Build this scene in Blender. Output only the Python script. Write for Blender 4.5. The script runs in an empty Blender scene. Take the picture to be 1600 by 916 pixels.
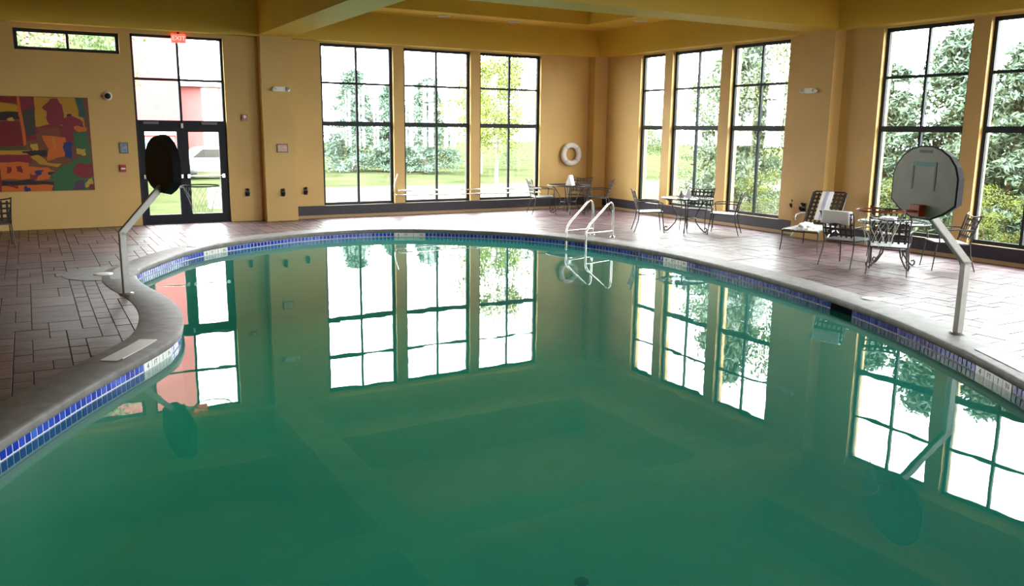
import bpy, bmesh, math, random
from mathutils import Vector, Matrix
random.seed(7)
R = math.radians
sc = bpy.context.scene
COL = sc.collection

# ------------------------------------------------------------------ camera
YAW, PITCH, ROLL, FPX = 0.5164772, 0.1907734, 0.0116294, 1322.5245
cam_d = bpy.data.cameras.new('camera'); cam = bpy.data.objects.new('camera', cam_d); COL.objects.link(cam)
cam_d.sensor_width = 36.0; cam_d.lens = FPX / 1600 * 36.0; cam_d.clip_start = 0.05; cam_d.clip_end = 500
fw = Vector((math.sin(YAW)*math.cos(PITCH), math.cos(YAW)*math.cos(PITCH), -math.sin(PITCH)))
rt = Vector((math.cos(YAW), -math.sin(YAW), 0)); up = rt.cross(fw)
r2 = rt*math.cos(ROLL) + up*math.sin(ROLL); u2 = -rt*math.sin(ROLL) + up*math.cos(ROLL)
M = Matrix((r2, u2, -fw)).transposed().to_4x4(); M.translation = Vector((0, 0, 2.1))
cam.matrix_world = M
sc.camera = cam

# ------------------------------------------------------------------ light
SKY = 9.0
w = bpy.data.worlds.new('sky'); sc.world = w; w.use_nodes = True
nt = w.node_tree; nt.nodes.clear()
o_ = nt.nodes.new('ShaderNodeOutputWorld'); b_ = nt.nodes.new('ShaderNodeBackground')
b_.inputs['Color'].default_value = (0.95, 0.98, 1.0, 1); b_.inputs['Strength'].default_value = SKY
nt.links.new(b_.outputs[0], o_.inputs[0])
sc.view_settings.view_transform = 'Standard'; sc.view_settings.look = 'None'
sc.view_settings.exposure = 1.95; sc.view_settings.gamma = 1.0
sc.view_settings.use_curve_mapping = False
sc.cycles.use_denoising = True
sc.cycles.max_bounces = 10; sc.cycles.diffuse_bounces = 6; sc.cycles.glossy_bounces = 4
sc.cycles.transparent_max_bounces = 16; sc.cycles.sample_clamp_indirect = 8.0
sc.cycles.caustics_reflective = False; sc.cycles.caustics_refractive = False

def portal(name, loc, rot, sx, sy):
    d = bpy.data.lights.new(name, 'AREA'); d.shape = 'RECTANGLE'; d.size = sx; d.size_y = sy
    d.cycles.is_portal = True
    o = bpy.data.objects.new(name, d); COL.objects.link(o); o.location = loc; o.rotation_euler = rot
    return o

# ------------------------------------------------------------------ materials
def srgb(r, g, b):
    f = lambda c: (c/255/12.92) if c/255 <= 0.04045 else ((c/255+0.055)/1.055)**2.4
    return (f(r), f(g), f(b))
MATS = {}
def mat(name, col, rough=0.5, metal=0.0, spec=0.5, noise=0.0, nscale=6.0, bump=0.0, bscale=40.0, emit=None, estr=0.0, coat=0.0, stretch=(1, 1, 1)):
    if name in MATS: return MATS[name]
    m = bpy.data.materials.new(name); m.use_nodes = True; t = m.node_tree; p = t.nodes['Principled BSDF']
    p.inputs['Base Color'].default_value = (*col, 1); p.inputs['Roughness'].default_value = rough
    p.inputs['Metallic'].default_value = metal; p.inputs['Specular IOR Level'].default_value = spec
    p.inputs['Coat Weight'].default_value = coat; p.inputs['Coat Roughness'].default_value = 0.3
    if noise or bump:
        tc = t.nodes.new('ShaderNodeTexCoord'); mp = t.nodes.new('ShaderNodeMapping'); mp.inputs['Scale'].default_value = stretch
        t.links.new(tc.outputs['Object'], mp.inputs[0])
    if noise:
        n = t.nodes.new('ShaderNodeTexNoise'); n.inputs['Scale'].default_value = nscale; n.inputs['Detail'].default_value = 4
        t.links.new(mp.outputs[0], n.inputs['Vector'])
        rp = t.nodes.new('ShaderNodeValToRGB')
        rp.color_ramp.elements[0].position = 0.3; rp.color_ramp.elements[1].position = 0.7
        rp.color_ramp.elements[0].color = (*[c*(1-noise) for c in col], 1)
        rp.color_ramp.elements[1].color = (*[min(1, c*(1+noise)) for c in col], 1)
        t.links.new(n.outputs['Fac'], rp.inputs[0]); t.links.new(rp.outputs[0], p.inputs['Base Color'])
    if bump:
        n2 = t.nodes.new('ShaderNodeTexNoise'); n2.inputs['Scale'].default_value = bscale; n2.inputs['Detail'].default_value = 3
        t.links.new(mp.outputs[0], n2.inputs['Vector'])
        bp = t.nodes.new('ShaderNodeBump'); bp.inputs['Strength'].default_value = bump; bp.inputs['Distance'].default_value = 0.01
        t.links.new(n2.outputs['Fac'], bp.inputs['Height']); t.links.new(bp.outputs[0], p.inputs['Normal'])
    if emit:
        p.inputs['Emission Color'].default_value = (*emit, 1); p.inputs['Emission Strength'].default_value = estr
    MATS[name] = m
    return m
def schlick(t, f0, normal=None):
    g = t.nodes.new('ShaderNodeNewGeometry'); d = t.nodes.new('ShaderNodeVectorMath'); d.operation = 'DOT_PRODUCT'
    t.links.new(g.outputs['Incoming'], d.inputs[0]); t.links.new(normal or g.outputs['Normal'], d.inputs[1])
    def mth(op, a, b=None):
        n = t.nodes.new('ShaderNodeMath'); n.operation = op
        for i, x in enumerate((a, b)):
            if x is None: continue
            if isinstance(x, (int, float)): n.inputs[i].default_value = x
            else: t.links.new(x, n.inputs[i])
        return n.outputs[0]
    a = mth('ABSOLUTE', d.outputs['Value']); a = mth('SUBTRACT', 1.0, a); a = mth('POWER', a, 5.0)
    return mth('ADD', mth('MULTIPLY', a, 1-f0), f0)
def glass_mat(name, tint=(0.97, 0.99, 0.98), f0=0.04):
    m = bpy.data.materials.new(name); m.use_nodes = True; t = m.node_tree; t.nodes.clear()
    o = t.nodes.new('ShaderNodeOutputMaterial'); mx = t.nodes.new('ShaderNodeMixShader')
    tr = t.nodes.new('ShaderNodeBsdfTransparent'); tr.inputs[0].default_value = (*tint, 1)
    gl = t.nodes.new('ShaderNodeBsdfGlossy'); gl.inputs['Roughness'].default_value = 0.02
    t.links.new(schlick(t, f0), mx.inputs[0]); t.links.new(tr.outputs[0], mx.inputs[1]); t.links.new(gl.outputs[0], mx.inputs[2])
    t.links.new(mx.outputs[0], o.inputs[0]); return m
def vcol_mat(name, rough=0.5):
    m = bpy.data.materials.new(name); m.use_nodes = True; t = m.node_tree; p = t.nodes['Principled BSDF']
    a = t.nodes.new('ShaderNodeVertexColor'); a.layer_name = 'Col'
    t.links.new(a.outputs[0], p.inputs['Base Color']); p.inputs['Roughness'].default_value = rough
    return m

WALL = mat('golden_wall_paint', (0.62, 0.40, 0.14), 0.6, noise=0.05, nscale=1.2, bump=0.08, bscale=120)
CEIL = mat('golden_ceiling_paint', (0.66, 0.43, 0.065), 0.6, noise=0.04, nscale=1.0)
BRONZE = mat('dark_bronze_frame', (0.014, 0.019, 0.024), 0.5, spec=0.25)
SILL = mat('dark_slate_sill', (0.034, 0.027, 0.036), 0.45, spec=0.3, noise=0.15, nscale=8)
STRIP = mat('tan_base_strip', (0.40, 0.25, 0.11), 0.5)
DOORM = mat('dark_bronze_door', (0.014, 0.014, 0.022), 0.5, spec=0.2)
GLASS = glass_mat('window_glass')
TGLASS = glass_mat('table_glass', (0.86, 0.92, 0.92), 0.08)
PAVE = mat('stamped_concrete_plum', (0.105, 0.060, 0.064), 0.40, coat=0.08, noise=0.6, nscale=4.0, bump=0.6, bscale=9, spec=0.5, stretch=(0.45, 1.6, 1))
PAVE2 = mat('stamped_concrete_rose', (0.125, 0.073, 0.077), 0.38, coat=0.08, noise=0.6, nscale=3.4, bump=0.6, bscale=8, spec=0.5, stretch=(0.4, 1.7, 1))
PAVE3 = mat('stamped_concrete_brown', (0.088, 0.050, 0.055), 0.42, coat=0.08, noise=0.6, nscale=4.6, bump=0.6, bscale=10, spec=0.5, stretch=(0.5, 1.5, 1))
JOINT = mat('dark_joint', (0.06, 0.037, 0.039), 0.8, spec=0.2)
COPE = mat('grey_coping_concrete', (0.165, 0.150, 0.143), 0.55, spec=0.35, noise=0.25, nscale=7, bump=0.2, bscale=90)
PLASTER = mat('pale_pool_plaster', (0.50, 0.68, 0.56), 0.7, noise=0.05, nscale=2)
GROUT = mat('white_grout', (0.66, 0.67, 0.74), 0.7)
TILES = [mat('cobalt_tile', (0.008, 0.03, 0.36), 0.22, spec=0.3), mat('royal_tile', (0.02, 0.06, 0.48), 0.22, spec=0.3), mat('light_blue_tile', (0.045, 0.12, 0.55), 0.22, spec=0.3)]
WTILE = mat('white_marker_tile', (0.80, 0.80, 0.78), 0.25)
INK = mat('black_marker_ink', (0.02, 0.02, 0.025), 0.4)
STEEL = mat('polished_steel', (0.75, 0.74, 0.72), 0.16, metal=1.0)
GALV = mat('brushed_grey_post', (0.27, 0.255, 0.235), 0.42, metal=0.4, noise=0.08, nscale=12)
IRON = mat('dark_wrought_iron', (0.022, 0.018, 0.018), 0.42)
STRAP = mat('dark_woven_strap', (0.035, 0.028, 0.026), 0.5)
PALESTRAP = mat('pale_grey_seat_strap', (0.50, 0.49, 0.48), 0.45)
WHITE = mat('white_plastic', (0.80, 0.79, 0.77), 0.4)
CLOTH = mat('white_terry_cloth', (0.84, 0.83, 0.85), 0.9, bump=0.5, bscale=120)
STRIPE = mat('lavender_stripe_cloth', (0.42, 0.42, 0.60), 0.9)
BLACK = mat('black_plastic', (0.012, 0.012, 0.014), 0.35)
RED = mat('red_plastic', (0.42, 0.02, 0.025), 0.35)
RIMRED = mat('red_orange_rim', (0.45, 0.06, 0.03), 0.4)
BOARDG = mat('grey_backboard_face', (0.22, 0.215, 0.195), 0.35, noise=0.1, nscale=5)
BOARDK = mat('black_backboard_shell', (0.012, 0.012, 0.015), 0.65, spec=0.2)
TEAL = mat('teal_target_line', (0.08, 0.25, 0.24), 0.5)
NETM = mat('white_nylon_net', (0.55, 0.55, 0.53), 0.7)

# ------------------------------------------------------------------ mesh helpers
class MB:
    def __init__(s): s.v = []; s.f = []; s.sm = []
    def add(s, vs, fs, smooth=False):
        n = len(s.v); s.v += [tuple(x) for x in vs]; s.f += [tuple(i+n for i in f) for f in fs]; s.sm += [smooth]*len(fs); return s
    def box(s, x0, y0, z0, x1, y1, z1):
        vs = [(x, y, z) for z in (z0, z1) for y in (y0, y1) for x in (x0, x1)]
        return s.add(vs, [(0, 2, 3, 1), (4, 5, 7, 6), (0, 1, 5, 4), (2, 6, 7, 3), (0, 4, 6, 2), (1, 3, 7, 5)])
    def bar(s, a, b, wx, wy, upv=(0, 0, 1)):
        a = Vector(a); b = Vector(b); d = (b-a).normalized(); u = Vector(upv)
        if abs(d.dot(u)) > 0.98: u = Vector((1, 0, 0))
        x = d.cross(u).normalized(); y = x.cross(d)
        vs = []
        for p in (a, b):
            for i, j in ((-1, -1), (1, -1), (1, 1), (-1, 1)): vs.append(p + x*i*wx/2 + y*j*wy/2)
        return s.add(vs, [(3, 2, 1, 0), (4, 5, 6, 7), (0, 1, 5, 4), (1, 2, 6, 5), (2, 3, 7, 6), (3, 0, 4, 7)])
    def tube(s, pts, r, n=8, closed=False, cap=True):
        pts = [Vector(p) for p in pts]; rs = r if isinstance(r, (list, tuple)) else [r]*len(pts)
        N = len(pts); prev = None; vs = []
        for i, p in enumerate(pts):
            if closed: d = (pts[(i+1) % N]-pts[i-1]).normalized()
            else: d = (pts[min(i+1, N-1)]-pts[max(i-1, 0)]).normalized()
            if prev is None:
                u = Vector((0, 0, 1)) if abs(d.z) < 0.9 else Vector((1, 0, 0)); x = d.cross(u).normalized()
            else:
                x = (prev - d*prev.dot(d)).normalized()
            prev = x; y = d.cross(x)
            for k in range(n):
                a = 2*math.pi*k/n; vs.append(p + (x*math.cos(a)+y*math.sin(a))*rs[i])
        fs = []
        for i in range(N if closed else N-1):
            j = (i+1) % N
            for k in range(n): fs.append((i*n+k, i*n+(k+1) % n, j*n+(k+1) % n, j*n+k))
        s.add(vs, fs, True)
        if cap and not closed:
            s.add(vs[:n], [tuple(range(n))[::-1]]); s.add(vs[-n:], [tuple(range(n))])
        return s
    def lathe(s, prof, n=24, c=(0, 0, 0), axis='z', smooth=True):
        vs = []
        for r, h in prof:
            for k in range(n):
                a = 2*math.pi*k/n; q = (r*math.cos(a), r*math.sin(a), h)
                if axis == 'y': q = (q[0], q[2], q[1])
                if axis == 'x': q = (q[2], q[0], q[1])
                vs.append((q[0]+c[0], q[1]+c[1], q[2]+c[2]))
        fs = []
        for i in range(len(prof)-1):
            for k in range(n): fs.append((i*n+k, i*n+(k+1) % n, (i+1)*n+(k+1) % n, (i+1)*n+k))
        return s.add(vs, fs, smooth)
    def prism(s, poly, z0, z1):
        n = len(poly); vs = [(x, y, z0) for x, y in poly]+[(x, y, z1) for x, y in poly]
        fs = [tuple(range(n))[::-1], tuple(range(n, 2*n))]+[(i, (i+1) % n, n+(i+1) % n, n+i) for i in range(n)]
        return s.add(vs, fs)
    def xf(s, Mx):
        s.v = [tuple(Mx @ Vector(q)) for q in s.v]; return s
    def mesh(s, name):
        me = bpy.data.meshes.new(name); me.from_pydata(s.v, [], s.f)
        me.polygons.foreach_set('use_smooth', s.sm); me.update()
        return me
    def build(s, name, m, parent=None, bevel=0.0, fix=True):
        me = s.mesh(name)
        if fix:
            bm = bmesh.new(); bm.from_mesh(me); bmesh.ops.recalc_face_normals(bm, faces=bm.faces[:])
            if bevel: bmesh.ops.bevel(bm, geom=bm.edges[:], offset=bevel, segments=2, affect='EDGES', clamp_overlap=True)
            bm.to_mesh(me); bm.free()
        me.materials.append(m)
        o = bpy.data.objects.new(name, me); COL.objects.link(o)
        if parent: o.parent = parent
        return o
def inst(name, me, parent, loc=(0, 0, 0), rz=0.0, m=None):
    o = bpy.data.objects.new(name, me); COL.objects.link(o); o.parent = parent; o.location = loc; o.rotation_euler = (0, 0, rz)
    if m:
        o.material_slots[0].link = 'OBJECT'; o.material_slots[0].material = m
    return o
def empty(name, loc=(0, 0, 0), rz=0.0):
    o = bpy.data.objects.new(name, None); COL.objects.link(o); o.location = loc; o.rotation_euler = (0, 0, rz); o.empty_display_size = 0.1; return o
def tag(o, label=None, cat=None, group=None, kind=None):
    if label: o['label'] = label
    if cat: o['category'] = cat
    if group: o['group'] = group
    if kind: o['kind'] = kind
    return o
def copy_tree(o, parent=None):
    c = o.copy(); COL.objects.link(c); c.parent = parent
    for ch in list(o.children): copy_tree(ch, c)
    return c
def text_part(body, size, m, parent, Mx, name='lettering', ext=0.0008):
    cu = bpy.data.curves.new('txt', 'FONT'); cu.body = body; cu.size = size; cu.extrude = ext; cu.align_x = 'CENTER'; cu.align_y = 'CENTER'
    to = bpy.data.objects.new('txt', cu); COL.objects.link(to)
    dg = bpy.context.evaluated_depsgraph_get(); dg.update()
    me = bpy.data.meshes.new_from_object(to.evaluated_get(dg)); me.name = name
    bpy.data.objects.remove(to); bpy.data.curves.remove(cu)
    me.transform(Mx); me.materials.clear(); me.materials.append(m)
    o = bpy.data.objects.new(name, me); COL.objects.link(o); o.parent = parent
    return o

# ================================================================== ROOM
YN, XE = 19.6, 13.87            # inner faces of the two window walls
XW, YS = -6.0, -5.0
ZT = 5.65                       # ceiling of the trays
WT = 0.30                       # wall thickness
LEDGE, SOFF, PRO = 4.03, 4.70, 0.30
N_WIN = [(6.01, 7.79), (8.06, 9.87), (10.13, 11.94)]
E_WIN = [(16.93, 17.87), (14.93, 16.63), (12.93, 14.61), (8.99, 10.71), (6.98, 8.69), (4.97, 6.68), (1.2, 2.9), (-0.8, 0.9), (-2.8, -1.1)]  # last four are out of view, added to help light the room
ZB, ZTOP, ZR = 0.283, 4.0, 2.19
S_FILL_WIN = [(7.6, 9.4), (9.7, 11.5)]  # unseen windows added behind the camera to light the beam and left side
def wall_cells(a0, a1, openings):
    bs = sorted({a0, a1, *[o[0] for o in openings], *[o[1] for o in openings]})
    out = []
    for p, q in zip(bs[:-1], bs[1:]):
        ops = sorted([o for o in openings if o[0] <= p+1e-6 and o[1] >= q-1e-6], key=lambda o: o[2])
        z = -0.2
        for o in ops:
            if o[2] > z: out.append((p, q, z, o[2]))
            z = o[3]
        if z < 6.0: out.append((p, q, z, 6.0))
    return out
opsN = [(a, b, ZB, ZTOP) for a, b in N_WIN]+[(2.03, 3.87, 0.0, 3.96), (-0.05, 1.82, 3.53, 3.94)]
m_ = MB()
for p, q, z0, z1 in wall_cells(XW-WT, XE+WT, opsN): m_.box(p, YN, z0, q, YN+WT, z1)
tag(m_.build('wall_north', WALL, fix=False), 'tan painted wall with the glass doors and three tall windows', 'wall', kind='structure')
m_ = MB()
for p, q, z0, z1 in wall_cells(YS, YN, [(a, b, ZB, ZTOP) for a, b in E_WIN]): m_.box(XE, p, z0, XE+WT, q, z1)
tag(m_.build('wall_east', WALL, fix=False), 'golden wall of tall windows behind the tables on the right', 'wall', kind='structure')
m_ = MB(); m_.box(XW-WT, YS-WT, -0.2, XW, YN, 6.0)
tag(m_.build('wall_west', WALL), 'plain tan side wall beyond the left edge of the pool hall', 'wall', kind='structure')
m_ = MB()
for p, q, z0, z1 in wall_cells(XW, XE+WT, [(a, b, ZB, ZTOP) for a, b in S_FILL_WIN]): m_.box(p, YS-WT, z0, q, YS, z1)
tag(m_.build('wall_south', WALL, fix=False), 'plain tan wall behind the viewer of the pool hall', 'wall', kind='structure')

for k_, (b_, l_) in enumerate([((4.6, YN-PRO, 5.3, YN), 'tan pilaster between the doors and the far windows'), ((13.45, YN-PRO, XE, YN), 'tan corner pilaster right of the life ring'), ((XE-PRO, 11.55, XE, 12.3), 'golden pilaster carrying the right emergency light'), ((XE-PRO, 3.5, XE, 4.2), 'golden pilaster of the near right bay')]):
    m_ = MB(); m_.box(b_[0], b_[1], 0, b_[2], b_[3], LEDGE); tag(m_.build('trim_%d' % (k_+1), WALL), l_, 'pilaster', kind='structure')

# ceiling: tray tops, bulkheads, soffits, beams
m_ = MB(); m_.box(XW, YS, ZT, XE, YN, ZT+0.2)
ceil = tag(m_.build('ceiling', CEIL), 'golden coffered ceiling with deep beams above the pool', 'ceiling', kind='structure')
m_ = MB(); m_.box(XW, YN-PRO, LEDGE, XE, YN, ZT); m_.build('bulkhead', CEIL, ceil)
m_ = MB(); m_.box(XE-PRO, YS, LEDGE, XE, YN-PRO, ZT); m_.build('bulkhead', CEIL, ceil)
m_ = MB(); m_.box(5.3, 18.3, SOFF, XE-PRO, YN-PRO, ZT); m_.build('soffit', CEIL, ceil)
m_ = MB(); m_.box(12.5, 12.25, SOFF, XE-PRO, 18.3, ZT); m_.build('soffit', CEIL, ceil)
m_ = MB(); m_.box(XW, 18.3, SOFF+0.15, 4.55, YN-PRO, ZT); m_.build('soffit', CEIL, ceil)
m_ = MB(); m_.box(12.5, YS, SOFF+0.15, XE-PRO, 11.5, ZT); m_.build('soffit', CEIL, ceil)
for x0, x1, y0, y1 in [(4.55, 5.3, YS, YN-PRO), (5.3, XE-PRO, 11.5, 12.25), (XW, 4.55, 11.5, 12.25), (5.3, XE-PRO, 3.5, 4.2), (XW, 4.55, 3.5, 4.2)]:
    m_ = MB(); m_.box(x0, y0, LEDGE+0.02, x1, y1, ZT); m_.build('beam', CEIL, ceil)

# dark sill band and tan strip under the windows
def band(name, x0, y0, x1, y1, label):
    m_ = MB(); m_.box(x0, y0, 0.07, x1, y1, ZB+0.004); o = m_.build(name, SILL, bevel=0.006); tag(o, label, 'baseboard', kind='structure')
    s = MB()
    s.box(x0+(0.02 if x1-x0 < 0.5 else 0), y0+(0.02 if y1-y0 < 0.5 else 0), 0, x1, y1, 0.07); s.build('base_strip', STRIP, o)
band('baseboard_north', 5.3, YN-0.07, 13.45, YN+0.0, 'dark base band running under the three far windows')
band('baseboard_east', XE-0.07, 12.3, XE, YN-PRO, 'dark base band under the windows beside the far corner')
band('baseboard_right', XE-0.07, 4.2, XE, 11.55, 'dark base band under the windows at the right edge')

# ------------------------------------------------------------------ windows
FR, MU, RAIL = 0.066, 0.050, 0.105
def window(name, label, a0, a1, cols, wall, z0=ZB, z1=ZTOP, rows=(3.12,), rail=ZR, gy=0.12, porto=True):
    """built in a local frame: a along wall, depth outward positive"""
    if wall == 'N': Mx = Matrix.Translation((0, YN, 0))
    elif wall == 'E': Mx = Matrix(((0, 1, 0, XE), (1, 0, 0, 0), (0, 0, 1, 0), (0, 0, 0, 1)))
    else: Mx = Matrix(((1, 0, 0, 0), (0, -1, 0, YS), (0, 0, 1, 0), (0, 0, 0, 1)))
    root = empty(name, Mx @ Vector(((a0+a1)/2, gy, z0)))
    tag(root, label, 'window', kind='structure')
    inv = Matrix.Translation(-root.location) @ Mx
    f = MB(); d0, d1 = gy-0.03, gy+0.03
    f.box(a0, d0, z0, a0+FR, d1, z1); f.box(a1-FR, d0, z0, a1, d1, z1); f.box(a0+FR, d0, z1-FR, a1-FR, d1, z1); f.box(a0+FR, d0, z0, a1-FR, d1, z0+FR)
    f.xf(inv).build('frame', BRONZE, root)
    if rail: MB().box(a0+FR, d0-0.012, rail-RAIL/2, a1-FR, d1, rail+RAIL/2).xf(inv).build('rail', BRONZE, root)
    vs = [a0+FR+(a1-a0-2*FR)*i/cols for i in range(cols+1)]
    for x in vs[1:-1]: MB().box(x-MU/2, d0+0.004, z0+FR, x+MU/2, d1-0.004, z1-FR).xf(inv).build('mullion', BRONZE, root)
    for z in rows: MB().box(a0+FR, d0+0.008, z-MU/2, a1-FR, d1-0.008, z+MU/2).xf(inv).build('muntin', BRONZE, root)
    zs = sorted([z0+FR, *rows, *([rail] if rail else []), z1-FR])
    for i in range(cols):
        for p, q in zip(zs[:-1], zs[1:]):
            MB().box(vs[i], gy-0.003, p, vs[i+1], gy+0.003, q).xf(inv).build('pane', GLASS, root)
    if porto:
        c = Mx @ Vector(((a0+a1)/2, WT+0.02, (z0+z1)/2))
        rot = {'N': (R(-90), 0, 0), 'E': (0, R(90), 0), 'S': (R(90), 0, 0)}[wall]
        if wall == 'E': portal('daylight_portal', c, rot, z1-z0, a1-a0)
        else: portal('daylight_portal', c, rot, a1-a0, z1-z0)
    return root
wn = 1
for (a, b), l in zip(N_WIN, ['tall six-pane window nearest the glass doors', 'middle tall six-pane window of the far wall', 'tall six-pane window beside the white life ring']):
    window('window_%d' % wn, l, a, b, 2, 'N'); wn += 1
EL = ['narrow single-column window beside the far corner', 'two-column window behind the middle white-topped table', 'two-column window left of the emergency light on the right', 'tall window behind the grey basketball backboard', 'tall window cut by the right edge of the photo', 'added light-giving window past the edge of the photo', 'first added light-giving window of the near right bay', 'second added light-giving window of the near right bay', 'third added light-giving window of the near right bay']
for (a, b), l in zip(E_WIN, EL):
    window('window_%d' % wn, l, a, b, 1 if b-a < 1.2 else 2, 'E'); wn += 1
window('window_%d' % wn, 'low wide clerestory window above the abstract painting', -0.05, 1.82, 2, 'N', 3.53, 3.94, (), None); wn += 1
for i, (a, b) in enumerate(S_FILL_WIN):
    window('window_%d' % wn, ['first', 'second', 'third', 'fourth', 'fifth'][i]+' added window behind the viewer for fill light', a, b, 2, 'S'); wn += 1

# ------------------------------------------------------------------ glass double doors with transom
DX0, DX1, DH = 2.03, 3.87, 2.18
door = tag(empty('door_1', (2.95, YN+0.12, 0)), 'dark framed glass double doors under a four-pane transom', 'door', kind='structure')
dinv = Matrix.Translation(-door.location)
def dpart(name, mb, m, parent=door, bevel=0): return mb.xf(dinv).build(name, m, parent, bevel)
y0, y1 = YN+0.08, YN+0.16
f = MB(); f.box(DX0, y0, 0, DX0+0.05, y1, 3.96); f.box(DX1-0.05, y0, 0, DX1, y1, 3.96); f.box(DX0, y0, 3.91, DX1, y1, 3.96)
dpart('frame', f, BRONZE)
dpart('header', MB().box(DX0+0.05, y0-0.01, DH-0.06, DX1-0.05, y1, DH+0.03), DOORM)
dpart('mullion', MB().box(2.925, y0, DH+0.03, 2.975, y1, 3.91), BRONZE)
dpart('muntin', MB().box(DX0+0.05, y0, 3.033, DX1-0.05, y1, 3.082), BRONZE)
for xa, xb in ((DX0+0.05, 2.933), (2.967, DX1-0.05)):
    for za, zb in ((DH+0.03, 3.04), (3.075, 3.91)):
        dpart('pane', MB().box(xa, YN+0.117, za, xb, YN+0.123, zb), GLASS)
for k, (xa, xb) in enumerate(((DX0+0.05, 2.948), (2.952, DX1-0.05))):
    st = 0.115; f = MB()
    f.box(xa, y0, 0.01, xa+st, y1, DH-0.06); f.box(xb-st, y0, 0.01, xb, y1, DH-0.06)
    f.box(xa+st, y0, DH-0.21, xb-st, y1, DH-0.06); f.box(xa+st, y0, 0.01, xb-st, y1, 0.20)
    leaf = dpart('door_leaf', f, DOORM)
    dpart('pane', MB().box(xa+st, YN+0.117, 0.2, xb-st, YN+0.123, DH-0.21), GLASS, leaf)
    pb = MB(); pb.tube([(xa+0.07, y0-0.07, 1.02), (xb-0.07, y0-0.07, 1.03)], 0.014); pb.box(xa+0.04, y0-0.085, 0.985, xa+0.1, y0, 1.065); pb.box(xb-0.1, y0-0.085, 0.985, xb-0.04, y0, 1.065)
    dpart('push_bar', pb, STEEL, leaf)
    cl = MB(); cl.box(xa+(0.1 if k == 0 else 0.4), y0-0.06, DH-0.05, xa+(0.4 if k == 0 else 0.72), y0-0.01, DH+0.0); dpart('door_closer', cl, mat('closer_grey', (0.12, 0.11, 0.12), 0.4), leaf)
dpart('strike_sensor', MB().box(2.93, y0-0.05, DH-0.13, 2.97, y0, DH-0.03), WHITE)
dpart('threshold', MB().box(DX0, YN-0.02, 0.0, DX1, YN+0.2, 0.012), BRONZE)
portal('daylight_portal', (2.95, YN+WT+0.02, 1.98), (R(-90), 0, 0), 1.8, 3.9)

# ================================================================== POOL
ctrl = [(-0.62, 5.85), (-0.304, 6.503), (0.065, 7.181), (0.305, 7.591), (0.566, 8.0), (0.79, 8.34), (1.0, 8.69), (1.16, 9.03), (1.29, 9.56), (1.365, 10.2), (1.375, 10.75), (1.32, 11.36), (1.23, 11.9), (1.165, 12.5), (1.175, 13.05), (1.24, 13.43), (1.36, 13.72), (1.60, 14.15), (2.05, 14.95), (2.55, 15.58), (3.15, 16.09), (4.3, 16.70), (5.35, 16.95), (6.3, 16.92), (7.2, 16.55), (8.0, 15.93), (8.66, 15.22), (9.16, 14.4), (9.47, 13.3), (9.61, 12.3), (9.66, 11.5), (9.64, 10.9), (9.57, 10.25), (9.40, 8.95), (9.07, 7.5), (8.84, 6.85), (8.50, 5.95), (8.0, 4.95), (7.45, 4.03), (6.7, 3.0), (5.7, 2.05), (4.4, 1.35), (2.9, 1.0), (1.3, 1.1), (0.0, 1.7), (-0.85, 2.8), (-1.1, 4.1), (-0.95, 5.1)]
def catmull(pts, n=16):
    out = []; N = len(pts)
    for i in range(N):
        p0, p1, p2, p3 = [Vector(pts[(i+k) % N]) for k in (-1, 0, 1, 2)]
        for j in range(n):
            t = j/n
            out.append(0.5*((2*p1)+(p2-p0)*t+(2*p0-5*p1+4*p2-p3)*t*t+(3*p1-p0-3*p2+p3)*t**3))
    return out
dense = catmull(ctrl)
for _ in range(6):      # relax kinks
    N = len(dense); dense = [(dense[i-3]+dense[i]*2+dense[(i+3) % N])/4 for i in range(N)]
L = [0.0]
for i in range(len(dense)): L.append(L[-1]+(dense[(i+1) % len(dense)]-dense[i]).length)
PER = L[-1]; NT = round(PER/0.0812); PITCHT = PER/NT
def at_len(s):
    s %= PER
    lo, hi = 0, len(L)-1
    while hi-lo > 1:
        mid = (lo+hi)//2
        if L[mid] <= s: lo = mid
        else: hi = mid
    t = (s-L[lo])/max(1e-9, L[lo+1]-L[lo]); a = dense[lo]; b = dense[(lo+1) % len(dense)]
    return a+(b-a)*t, (b-a).normalized()
RING = [at_len(i*PITCHT) for i in range(NT)]
RP = [r[0] for r in RING]
RT_ = [((RP[(i+1) % NT]-RP[i-1]).normalized()) for i in range(NT)]
RN = [Vector((-t.y, t.x)) for t in RT_]           # points away from the water (outline runs clockwise)
if (RP[0]+RN[0]*0.2-Vector((5, 9))).length < (RP[0]-Vector((5, 9))).length: RN = [-n for n in RN]
def off(d): return [p+n*d for p, n in zip(RP, RN)]
ZW = -0.165
def ring_strip(rings, name, m, parent=None, smooth=True):
    mb = MB(); k = len(rings); n = len(rings[0])
    vs = [q for rg in rings for q in rg]; fs = []
    for a in range(k-1):
        for i in range(n): fs.append((a*n+i, a*n+(i+1) % n, (a+1)*n+(i+1) % n, (a+1)*n+i))
    mb.add(vs, fs, smooth); return mb.build(name, m, parent)
def rz(d, z): return [(p.x, p.y, z) for p in off(d)]
DEEP = -1.45
CEN = Vector((4.9, 8.8))
bm_ = MB()
vs = rz(0, -0.02)+rz(0, -0.3)+rz(0, DEEP+0.25)+rz(-0.25, DEEP)+[(CEN.x, CEN.y, DEEP-0.1)]
fs = []
for a in range(3):
    for i in range(NT): fs.append((a*NT+i, a*NT+(i+1) % NT, (a+1)*NT+(i+1) % NT, (a+1)*NT+i))
for i in range(NT): fs.append((3*NT+i, 3*NT+(i+1) % NT, 4*NT))
bm_.add(vs, fs, True)
basin = tag(bm_.build('pool_basin', PLASTER), 'kidney-shaped indoor pool basin under the green water', 'pool', kind='structure')
ring_strip([rz(-0.002, -0.07), rz(-0.002, -0.262)], 'grout_band', GROUT, basin)
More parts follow.
